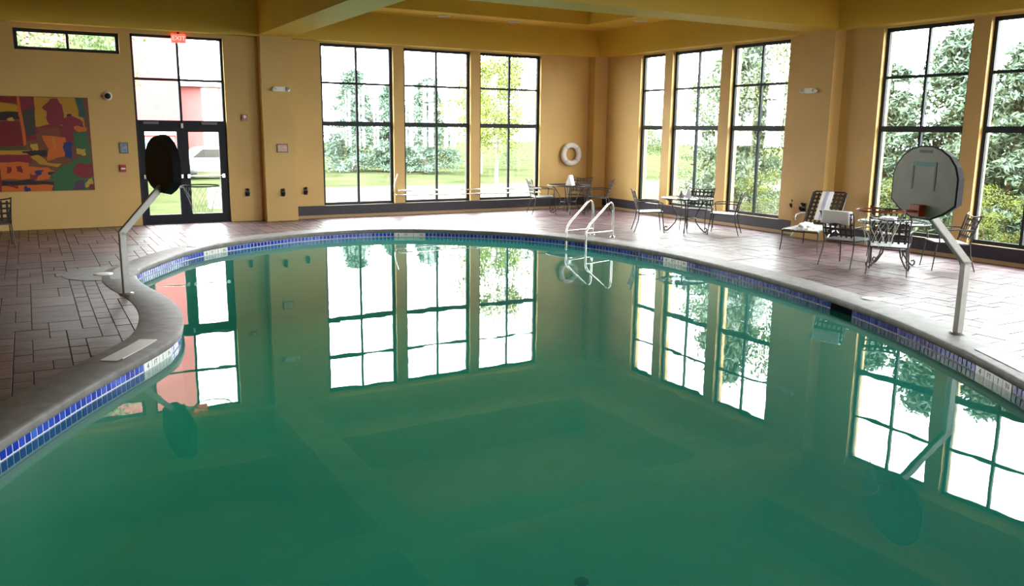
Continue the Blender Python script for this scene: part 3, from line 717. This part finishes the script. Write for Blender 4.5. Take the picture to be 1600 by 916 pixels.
# towel over the chair beside the lounge
c_ = Matrix.Translation((11.42, 9.15, 0)) @ Matrix.Rotation(math.atan2(0.13, 0.98)-math.pi/2, 4, 'Z')
mb = MB(); pr = [(-0.33, 0.66), (-0.365, 0.80), (-0.385, 0.868), (-0.38, 0.888), (-0.35, 0.886), (-0.325, 0.865), (-0.30, 0.76), (-0.285, 0.70)]
pr = [(-0.405, 0.70), (-0.415, 0.80), (-0.415, 0.885), (-0.38, 0.905), (-0.33, 0.895), (-0.315, 0.84), (-0.295, 0.74)]
vs = []
for i in range(9):
    x = -0.24+0.48*i/8
    for j, (yy, zz) in enumerate(pr): vs.append(c_ @ Vector((x, yy, zz-0.01*math.sin(i*1.1)*(1 if j in (0, 6) else 0))))
k = len(pr); mb.add(vs, [(i*k+j, (i+1)*k+j, (i+1)*k+j+1, i*k+j+1) for i in range(8) for j in range(k-1)], True)
o = mb.build('draped_towel', CLOTH); so = o.modifiers.new('thickness', 'SOLIDIFY'); so.thickness = 0.012
tag(o, 'white towel draped over the chair back beside the lounge', 'towel')

# ================================================================== WALL THINGS
# life ring
lr = tag(empty('life_ring', (12.88, YN, 1.46)), 'white ring life buoy hung on the far wall near the corner', 'life ring')
m_ = MB(); m_.tube([(0.245*math.cos(a), -0.085, 0.245*math.sin(a)) for a in [2*math.pi*i/40 for i in range(40)]], 0.075, 12, closed=True); m_.build('ring', WHITE, lr)
for a in (45, 135, 225, 315):
    c, s = math.cos(R(a)), math.sin(R(a)); m_ = MB()
    m_.tube([(c*0.245+c*0.079*math.cos(t_), -0.085+0.079*math.sin(t_), s*0.245+s*0.079*math.cos(t_)) for t_ in [2*math.pi*i/14 for i in range(14)]], 0.006, 6, closed=True); m_.build('rope_band', mat('grey_rope', (0.45, 0.43, 0.42), 0.8), lr)
MB().tube([(0, 0, 0.17), (0, -0.05, 0.16), (0, -0.06, 0.20)], 0.012, 6).build('hook', BLACK, lr)
# rescue poles
def pole(zl, zr, x0, x1, label, crook):
    r = tag(empty('pool_pole', (x0, YN-0.12, zl)), label, 'pole', 'poles hung along the far windows'); m_ = MB()
    m_.tube([(0, 0, 0), (x1-x0, 0, zr-zl)], 0.017, 8); m_.build('shaft', STEEL, r)
    if crook:
        m_ = MB(); m_.tube([(0, 0, 0), (-0.05, 0, 0.02), (-0.09, 0, 0.10), (-0.06, 0, 0.3), (0.0, 0, 0.46), (0.02, 0, 0.52)], 0.014, 8); m_.build('crook', STEEL, r)
    else:
        m_ = MB(); m_.tube([(0, 0, 0), (0.35, 0, (zr-zl)*0.09)], 0.022, 8); m_.build('grip', WHITE, r)
    for x in (7.92, 10.0):
        if x0 < x < x1:
            z_ = (zr-zl)*(x-x0)/(x1-x0); m_ = MB(); m_.tube([(x-x0, 0.117, z_+0.03), (x-x0, 0.0, z_-0.022), (x-x0, -0.03, z_+0.01)], 0.008, 6); m_.build('hook', STEEL, r)
pole(0.60, 0.57, 7.83, 11.9, 'upper of two thin steel poles hung across the far windows', False)
pole(0.49, 0.46, 7.80, 11.9, 'lower thin steel pole with an upturned crook at its left end', True)

def em_light(loc, rz_, label):
    r = tag(empty('emergency_light', loc, rz_), label, 'emergency light', 'twin-head emergency lights')
    MB().box(-0.13, -0.06, -0.05, 0.13, 0, 0.05).build('body', WHITE, r, bevel=0.012)
    for s in (-1, 1):
        m_ = MB(); m_.lathe([(0.0, -0.03), (0.045, -0.03), (0.05, 0.02), (0.03, 0.05), (0, 0.052)], 14, axis='y'); o = m_.build('lamp_head', WHITE, r); o.location = (s*0.15, -0.07, 0.0); o.rotation_euler = (R(-15), 0, s*R(-25))
        MB().lathe([(0, -0.034), (0.036, -0.033), (0.04, -0.029)], 14, axis='y').build('lens', mat('lens_grey', (0.5, 0.5, 0.55), 0.1), o)
em_light((5.0, YN-PRO, 2.92), 0, 'white emergency light on the pilaster right of the doors')
em_light((XE-PRO, 12.05, 2.92), R(-90), 'white emergency light on the right-hand window wall')
def sign(name, x, y, z, w_, h_, frame_m, face_m, label, cat='sign'):
    r = tag(empty(name, (x, y, z)), label, cat)
    MB().box(-w_/2, -0.02, -h_/2, w_/2, 0, h_/2).build('frame', frame_m, r, bevel=0.004)
    MB().box(-w_/2+0.02, -0.024, -h_/2+0.02, w_/2-0.02, -0.019, h_/2-0.02).build('panel', face_m, r)
    return r
sign('wall_sign', 4.99, YN-PRO, 1.63, 0.25, 0.19, mat('brown_frame', (0.16, 0.08, 0.05), 0.5), mat('pinkish_notice', (0.62, 0.40, 0.34), 0.6, noise=0.3, nscale=30), 'small pink-tan framed notice on the pilaster')
sign('wall_sign', 1.765, YN, 1.63, 0.17, 0.23, mat('grey_frame', (0.12, 0.12, 0.13), 0.5), mat('blue_grey_notice', (0.25, 0.28, 0.36), 0.5, noise=0.4, nscale=20), 'small blue-grey sign left of the glass doors')
r = tag(empty('fire_pull_station', (1.72, YN, 1.21)), 'red fire pull station below the blue-grey sign', 'fire alarm')
MB().box(-0.06, -0.05, -0.075, 0.06, 0, 0.075).build('body', RED, r, bevel=0.008); MB().box(-0.045, -0.066, -0.02, 0.045, -0.048, 0.012).build('handle', WHITE, r, bevel=0.004)
r = tag(empty('fire_strobe', (4.25, YN, 2.29)), 'red fire strobe on the wall right of the doors', 'fire alarm')
MB().box(-0.06, -0.05, -0.075, 0.06, 0, 0.075).build('body', RED, r, bevel=0.008); MB().box(-0.03, -0.075, -0.01, 0.03, -0.048, 0.055).build('strobe_lens', WHITE, r, bevel=0.008)
r = tag(empty('security_camera', (1.53, YN, 2.68)), 'white dome security camera above and right of the painting', 'camera')
MB().lathe([(0.085, 0.0), (0.09, -0.03), (0.075, -0.06), (0.06, -0.07)], 20, axis='y').build('housing', WHITE, r)
MB().lathe([(0.06, -0.065), (0.055, -0.09), (0.035, -0.115), (0.0, -0.122)], 18, axis='y').build('dome', BLACK, r)
MB().tube([(-0.02, -0.02, 0), (-0.12, -0.01, 0.0)], 0.012, 6).build('cable', BLACK, r)
r = tag(empty('exit_sign', (2.97, YN-0.03, 3.90)), 'red exit sign at the head of the door transom', 'sign')
MB().box(-0.145, -0.04, -0.09, 0.145, 0.03, 0.09).build('housing', mat('exit_red', (0.75, 0.10, 0.08), 0.4, emit=(1, 0.12, 0.08), estr=0.35), r, bevel=0.006)
text_part('EXIT', 0.13, mat('exit_letter', (0.85, 0.6, 0.55), 0.5, emit=(1, 0.6, 0.5), estr=0.3), r, Matrix.Translation((0, -0.042, 0)) @ Matrix.Rotation(R(90), 4, 'X'))
MB().box(-0.02, 0.0, 0.09, 0.02, 0.03, 0.13).build('bracket', BRONZE, r)
def hook(loc, rz_, label):
    r = tag(empty('wall_hook', loc, rz_), label, 'hook', 'black wall hooks')
    MB().box(-0.045, -0.015, -0.08, 0.045, 0, 0.09).build('plate', BLACK, r, bevel=0.01)
    MB().tube([(0, -0.01, -0.03), (0, -0.07, -0.05), (0, -0.10, -0.02), (0, -0.105, 0.02)], [0.03, 0.028, 0.026, 0.03], 8).build('lower_prong', BLACK, r)
    MB().tube([(0, -0.01, 0.05), (0, -0.05, 0.06), (0, -0.07, 0.09)], [0.022, 0.02, 0.024], 8).build('upper_prong', BLACK, r)
hook((4.25, YN, 0.635), 0, 'black wall hook between the doors and the pilaster')
hook((4.97, YN-PRO, 0.635), 0, 'black wall hook low on the pilaster')
hook((5.57, YN, 0.635), 0, 'black wall hook between the pilaster and the first window')
hook((XE, 12.52, 0.635), R(-90), 'left black wall hook above the lounge')
hook((XE-PRO, 12.0, 0.62), R(-90), 'right black wall hook nearest the lounge back')

# recessed ceiling fittings in the soffit
for x, y, l in ((8.75, 18.8, 'round recessed light above the middle far window'), (10.65, 18.8, 'round recessed light above the far window by the life ring'), (13.05, 16.9, 'round recessed light nearest the ceiling corner'), (13.05, 14.4, 'round recessed light above the right-hand windows by the beam')):
    r = tag(empty('recessed_light', (x, y, SOFF)), l, 'light', 'recessed soffit lights')
    MB().lathe([(0.11, -0.001), (0.16, -0.001), (0.165, -0.012), (0.155, -0.018), (0.11, -0.010)], 24).build('trim_ring', WHITE, r)
    MB().lathe([(0.0, -0.006), (0.11, -0.006), (0.112, -0.001), (0.0, -0.001)], 24).build('lens', mat('frosted_lens', (0.7, 0.66, 0.6), 0.5), r)

# ------------------------------------------------------------------ abstract painting
pt = tag(empty('abstract_painting', (-0.2, YN-0.001, 1.70)), 'large abstract painting in maroon, orange and green patches', 'painting')
pinv = Matrix.Translation(-pt.location)
PX0, PX1, PZ0, PZ1 = -1.6, 1.16, 0.775, 2.635
MB().box(PX0, YN-0.035, PZ0, PX1, YN-0.002, PZ1).xf(pinv).build('canvas', mat('canvas_edge', (0.16, 0.06, 0.03), 0.7), pt)
def cc(*c): return tuple(x*0.95 for x in srgb(*c))
YE, OR, MA, PU, GR, BL, DK, WN, TE = cc(180, 130, 15), cc(200, 95, 12), cc(115, 6, 12), cc(125, 20, 38), cc(45, 95, 50), cc(8, 38, 105), cc(35, 12, 15), cc(120, 28, 30), cc(35, 75, 70)
LY = cc(185, 150, 55)
pc = [ # polygons in the painting, 0..790 x, 60..850 y as seen
 (YE, [(330, 65), (745, 65), (745, 330), (330, 330)]), (MA, [(0, 65), (200, 65), (200, 120), (0, 110)]), (YE, [(0, 108), (195, 135), (195, 190), (0, 200)]), (DK, [(0, 195), (200, 190), (200, 250), (0, 260)]),
 (BL, [(0, 235), (30, 235), (25, 290), (0, 300)]), (LY, [(100, 245), (145, 235), (160, 275), (125, 285)]), (MA, [(0, 290), (60, 270), (200, 270), (225, 470), (0, 475)]), (OR, [(195, 65), (215, 65), (238, 460), (215, 470)]),
 (PU, [(215, 65), (335, 65), (330, 420), (240, 430)]), (cc(60, 50, 45), [(235, 180), (325, 150), (325, 380), (245, 395)]), (PU, [(470, 80), (530, 70), (570, 170), (560, 290), (480, 310), (430, 270), (430, 180), (395, 150)]),
 (WN, [(320, 310), (440, 290), (560, 300), (560, 390), (330, 370)]), (cc(120, 55, 20), [(330, 320), (520, 310), (530, 385), (350, 370)]), (TE, [(680, 65), (745, 65), (752, 240), (700, 220)]), (DK, [(600, 205), (640, 200), (650, 230), (600, 230)]),
 (PU, [(560, 240), (640, 215), (735, 270), (735, 310), (660, 310), (640, 430), (540, 430), (540, 330)]), (OR, [(650, 305), (755, 310), (755, 345), (665, 345)]), (GR, [(650, 350), (760, 345), (770, 560), (640, 470)]),
 (OR, [(370, 385), (570, 400), (565, 480), (545, 560), (400, 600), (420, 500)]), (YE, [(460, 400), (480, 400), (480, 500), (465, 500)]), (BL, [(550, 445), (630, 440), (610, 580), (570, 575), (545, 500)]), (LY, [(655, 490), (735, 495), (735, 550), (665, 540)]),
 (cc(70, 70, 30), [(0, 470), (230, 470), (230, 505), (0, 505)]), (YE, [(0, 505), (260, 505), (260, 545), (0, 545)]), (LY, [(270, 455), (330, 450), (335, 500), (280, 510)]), (DK, [(190, 515), (400, 500), (400, 560), (260, 550)]), (PU, [(0, 545), (250, 540), (280, 610), (0, 605)]),
 (YE, [(260, 560), (340, 550), (400, 610), (520, 620), (480, 650), (330, 625)]), (OR, [(0, 605), (240, 610), (260, 740), (0, 750)]), (MA, [(60, 640), (95, 640), (90, 700), (60, 700)]), (MA, [(135, 635), (180, 640), (185, 695), (140, 685)]), (OR, [(240, 640), (400, 650), (490, 700), (470, 750), (250, 760)]),
 (BL, [(285, 680), (355, 670), (345, 705), (300, 715)]), (PU, [(245, 700), (310, 715), (300, 755), (250, 755)]), (DK, [(400, 690), (520, 685), (500, 705), (400, 712)]), (GR, [(400, 740), (520, 640), (640, 580), (770, 560), (785, 850), (430, 850), (440, 780)]),
 (cc(125, 15, 35), [(610, 660), (660, 615), (780, 620), (785, 730), (690, 750), (620, 710)]), (cc(75, 40, 75), [(620, 775), (700, 760), (705, 845), (600, 845)]), (LY, [(705, 790), (770, 745), (780, 800), (715, 830)]), (MA, [(740, 805), (790, 800), (790, 848), (735, 848)]),
 (DK, [(0, 755), (240, 750), (440, 775), (440, 800), (0, 800)]), (OR, [(0, 800), (200, 795), (430, 800), (415, 850), (0, 852)]), (BL, [(190, 805), (235, 820), (240, 850), (190, 852)]), (PU, [(60, 790), (140, 800), (135, 825), (80, 810)]),
 (YE, [(-400, 65), (0, 65), (0, 300), (-400, 330)]), (WN, [(-1300, 65), (-400, 65), (-400, 420), (-1300, 470)]), (GR, [(-1300, 470), (-400, 420), (-300, 850), (-1300, 850)]), (OR, [(-400, 330), (0, 300), (0, 600), (-360, 640)]), (PU, [(-360, 640), (0, 600), (0, 850), (-300, 850)])]
mb = MB(); cols = []
pu = lambda x: PX1-(790-x)*(1.66/790); pz = lambda y: PZ1-(y-62)*(PZ1-PZ0)/(850-62)
for i, (c, poly) in enumerate(pc):
    yy = YN-0.036-0.00025*i
    pts = []
    for k in range(len(poly)):
        a, b = poly[k], poly[(k+1) % len(poly)]
        for t_ in (0, 0.33, 0.66):
            j = 0 if t_ == 0 else 9
            pts.append((max(PX0, min(PX1, pu(a[0]+(b[0]-a[0])*t_+random.uniform(-j, j)))), yy, max(PZ0, min(PZ1, pz(a[1]+(b[1]-a[1])*t_+random.uniform(-j, j))))))
    mb.add(pts, [tuple(range(len(pts)))]); cols.append(c)
mb.xf(pinv); me = mb.mesh('paint_patches'); ca = me.color_attributes.new('Col', 'FLOAT_COLOR', 'CORNER')
for p_ in me.polygons:
    for li in p_.loop_indices: ca.data[li].color = (*cols[p_.index], 1)
me.materials.append(vcol_mat('oil_paint', 0.5)); o = bpy.data.objects.new('paint_patches', me); COL.objects.link(o); o.parent = pt

# ================================================================== OUTSIDE
GZ = -0.15
LAWN = mat('lawn_green', (0.035, 0.042, 0.019), 0.9, spec=0.0, noise=0.3, nscale=0.5)
PATH = mat('pale_concrete_path', (0.058, 0.055, 0.043), 0.9, spec=0.0, noise=0.1, nscale=0.8)
m_ = MB()
for x0, y0, x1, y1 in ((-80, YN+WT, 100, 140), (XE+WT, -60, 100, YN+WT), (-80, -60, XW-WT, YN+WT), (XW-WT, -60, XE+WT, YS-WT)): m_.add([(x0, y0, GZ), (x1, y0, GZ), (x1, y1, GZ), (x0, y1, GZ)], [(0, 1, 2, 3)])
tag(m_.build('lawn', LAWN), 'green lawn outside the windows', 'lawn', kind='structure')
m_ = MB(); m_.box(5.6, YN+WT, GZ-0.05, 40, 31.5, GZ+0.02)
tag(m_.build('concrete_walk', PATH), 'pale concrete walk outside the far windows', 'path', kind='structure')
m_ = MB(); m_.box(XE+WT, -30, GZ-0.05, 16.2, YN+WT, GZ+0.02)
tag(m_.build('gravel_strip', PATH), 'pale gravel strip outside the right-hand windows', 'path', kind='structure')

PINE = mat('blue_green_needles', (0.095, 0.145, 0.11), 0.8, spec=0.1, noise=0.35, nscale=1.5)
PINE2 = mat('grey_green_needles', (0.13, 0.185, 0.14), 0.8, spec=0.1, noise=0.35, nscale=1.5)
LEAF = mat('yellow_green_leaf', (0.115, 0.145, 0.03), 0.7, spec=0.1, noise=0.3, nscale=1.5)
LEAF2 = mat('fresh_green_leaf', (0.095, 0.14, 0.06), 0.7, spec=0.1, noise=0.3, nscale=1.5)
BARK = mat('grey_bark', (0.13, 0.10, 0.085), 0.9, noise=0.3, nscale=8)
def leafquad(mb, c, s, el=1.0):
    d = Vector((random.gauss(0, 1), random.gauss(0, 1), random.gauss(0, 1))).normalized(); e = d.cross(Vector((random.gauss(0, 1), random.gauss(0, 1), random.gauss(0, 1)))).normalized()
    a = c+d*s*el; b = c-d*s*el; mb.add([a, c+e*s*0.45, b, c-e*s*0.45], [(0, 1, 2, 3)])
def pine_mesh(seed, n=15000):
    random.seed(seed); mb = MB()
    br = []
    for i in range(150):
        h = 0.06+0.92*(i/150)**0.95; rad = 0.40*(1-h)**0.75*random.uniform(0.65, 1.1)+0.02
        br.append((h, random.uniform(0, 6.283), rad))
    for i in range(n):
        h, a, rad = random.choice(br); t_ = random.random()**0.6
        c = Vector((math.cos(a)*rad*t_, math.sin(a)*rad*t_, h-0.10*rad*t_+random.gauss(0, 0.012)))+Vector((random.gauss(0, 0.03), random.gauss(0, 0.03), random.gauss(0, 0.012)))
        leafquad(mb, c, random.uniform(0.009, 0.017), 1.5)
    me = mb.mesh('needles'); me.materials.append(PINE); return me
def leafy_mesh(seed, n=13000, z0=0.35, rx=0.36):
    random.seed(seed); mb = MB(); cl = []
    for i in range(60):
        z = random.uniform(z0, 0.95); k = math.sqrt(max(0.05, 1-((z-(z0+0.95)/2)/((0.95-z0)/2+0.05))**2)); a = random.uniform(0, 6.283); r_ = rx*k*math.sqrt(random.random())
        cl.append((Vector((r_*math.cos(a), r_*math.sin(a), z)), random.uniform(0.06, 0.11)))
    for i in range(n):
        c, s = random.choice(cl); q = Vector((random.gauss(0, 1), random.gauss(0, 1), random.gauss(0, 0.8)))*s*0.6
        leafquad(mb, c+q, random.uniform(0.008, 0.015), 0.9)
    me = mb.mesh('leaves'); me.materials.append(LEAF); return me
def trunk_mesh(top, r0):
    mb = MB(); mb.tube([(0, 0, -0.02), (0.005, 0, 0.1), (-0.008, 0.006, top*0.6), (0.004, -0.004, top)], [r0, r0*0.85, r0*0.5, r0*0.2], 8); me = mb.mesh('trunk'); me.materials.append(BARK); return me
pines = [pine_mesh(11), pine_mesh(12), pine_mesh(13)]; leafy = [leafy_mesh(21), leafy_mesh(22)]; bushm = [leafy_mesh(31, 8000, 0.08, 0.5), leafy_mesh(32, 8000, 0.08, 0.5)]
tp = trunk_mesh(0.95, 0.022); tl = trunk_mesh(0.7, 0.022); tb = trunk_mesh(0.4, 0.012)
def tree(kind, x, y, h, wid, rot, label, fm, idx, nm):
    r = empty(nm, (x, y, GZ), rot); r.scale = (h*wid, h*wid, h)
    inst('foliage', {'p': pines, 'l': leafy, 'b': bushm}[kind][idx], r, m=fm); inst('trunk', {'p': tp, 'l': tl, 'b': tb}[kind], r)
    return tag(r, label, 'shrub' if kind == 'b' else 'tree')
tree('p', 14.9, 43.2, 5.2, 1.05, 0.4, 'blue-green pine at the left of the window nearest the doors', PINE, 0, 'pine_tree')
tree('p', 16.7, 42.6, 4.5, 1.1, 2.0, 'shorter blue-green pine at the right of the window nearest the doors', PINE, 1, 'pine_tree')
tree('p', 17.9, 40.6, 4.8, 1.1, 3.0, 'blue-green pine at the left of the middle far window', PINE, 2, 'pine_tree')
tree('l', 20.3, 39.2, 5.4, 1.0, 1.0, 'yellow-green leafy tree at the right of the middle far window', LEAF, 0, 'leafy_tree')
tree('l', 15.9, 29.3, 5.1, 0.85, 2.2, 'yellow-green tree with pale trunk in the window beside the life ring', LEAF, 1, 'leafy_tree')
tree('b', 24.0, 43.0, 2.8, 1.2, 0.0, 'low green shrub far off through the window beside the life ring', LEAF2, 0, 'shrub')
tree('b', 21.5, 46.0, 2.6, 1.6, 1.0, 'wide green shrub on the lawn behind the far trees', LEAF2, 1, 'shrub')
tree('l', 26.5, 33.5, 3.6, 1.1, 0.6, 'green tree seen through the narrow corner window', LEAF2, 0, 'leafy_tree')
tree('l', 20.2, 21.6, 4.2, 0.95, 1.7, 'loose green tree behind the middle table window', LEAF2, 1, 'leafy_tree')
tree('p', 18.0, 18.5, 5.3, 0.9, 0.9, 'tall pine filling the window left of the right emergency light', PINE2, 1, 'pine_tree')
tree('l', 19.3, 17.1, 5.4, 0.9, 0.3, 'tall green tree behind the window left of the emergency light', LEAF2, 0, 'leafy_tree')
tree('b', 17.0, 16.4, 1.25, 1.4, 0.5, 'bright low shrub outside the window left of the emergency light', LEAF, 0, 'shrub')
tree('b', 18.0, 20.3, 1.6, 1.4, 2.5, 'green shrub outside the middle table window', LEAF2, 1, 'shrub')
tree('p', 19.3, 12.75, 4.7, 1.1, 0.2, 'blue-green pine behind the grey basketball backboard', PINE, 0, 'pine_tree')
tree('p', 19.4, 14.6, 4.0, 1.1, 1.2, 'shorter pine left of the grey basketball backboard', PINE2, 2, 'pine_tree')
tree('p', 18.7, 10.9, 4.2, 1.1, 2.6, 'pine seen through the window at the right edge', PINE, 1, 'pine_tree')
tree('p', 18.9, 8.6, 4.6, 1.05, 2.9, 'pine past the right edge of the window wall', PINE2, 0, 'pine_tree')
tree('b', 17.0, 10.3, 1.25, 1.6, 0.8, 'bright yellow-green shrub outside the window at the right edge', LEAF, 1, 'shrub')
tree('b', 17.2, 12.5, 1.3, 1.5, 1.8, 'bright green shrub outside the window behind the backboard', LEAF, 0, 'shrub')
tree('p', 19.5, 4.5, 4.8, 1.05, 2.0, 'pine outside the near right bay of windows', PINE, 2, 'pine_tree')
tree('l', 2.6, 35.5, 6.0, 0.5, 0.4, 'slim green tree in front of the red building beyond the doors', LEAF2, 1, 'leafy_tree')
tree('l', 0.5, 30.0, 8.0, 0.8, 0.4, 'tall green tree seen through the clerestory window', LEAF2, 0, 'leafy_tree')
# red building beyond the doors
bl = tag(empty('red_building', (5.0, 44.0, GZ)), 'pale red building with a teal window band beyond the doors', 'building')
bi = Matrix.Translation((-5.0, -44.0, -GZ))
BR = mat('red_render', (0.20, 0.066, 0.065), 0.85, spec=0.0, noise=0.08, nscale=3)
MB().box(-6, 44, GZ, 6.6, 54, 12).xf(bi).build('tall_block', BR, bl); MB().box(6.6, 45, GZ, 10.6, 54, 4.0).xf(bi).build('low_wing', BR, bl)
MB().box(6.6, 44.6, 4.0, 10.9, 54.2, 4.2).xf(bi).build('roof', mat('grey_roof', (0.25, 0.24, 0.23), 0.8), bl)
MB().box(-6.1, 43.9, 1.65, 6.6, 44.02, 2.1).xf(bi).build('fascia', mat('cream_fascia', (0.6, 0.52, 0.3), 0.8), bl)
for k in range(6):
    x = -4.9+k*1.9; w_ = MB(); w_.box(x, 43.96, 0.85, x+1.6, 44.04, 1.55); wo = w_.xf(bi).build('window', mat('teal_glass', (0.12, 0.28, 0.28), 0.15), bl)
# white car by the building
car = tag(empty('parked_car', (7.2, 39.0, GZ)), 'white parked car on the lawn road beyond the doors', 'car')
pf = [(-2.1, 0.35), (-2.1, 0.75), (-1.5, 0.88), (-0.8, 1.35), (0.7, 1.38), (1.4, 0.92), (2.1, 0.8), (2.15, 0.35)]
m_ = MB(); n = len(pf); m_.add([(x, -0.8, z) for x, z in pf]+[(x, 0.8, z) for x, z in pf], [tuple(range(n)), tuple(range(n, 2*n))[::-1]]+[(i, (i+1) % n, n+(i+1) % n, n+i) for i in range(n)]); m_.build('body', WHITE, car, bevel=0.06)
for x in (-1.3, 1.35):
    for y in (-0.75, 0.75):
        m_ = MB(); m_.lathe([(0, -0.1), (0.3, -0.1), (0.33, -0.05), (0.33, 0.05), (0.3, 0.1), (0, 0.1)], 18, axis='y'); o = m_.build('wheel', BLACK, car); o.location = (x, y, 0.33)
m_ = MB(); m_.add([(-1.15, -0.815, 0.92), (-0.72, -0.815, 1.28), (0.62, -0.815, 1.30), (1.1, -0.815, 0.94)], [(0, 1, 2, 3)]); m_.build('side_window', BLACK, car)
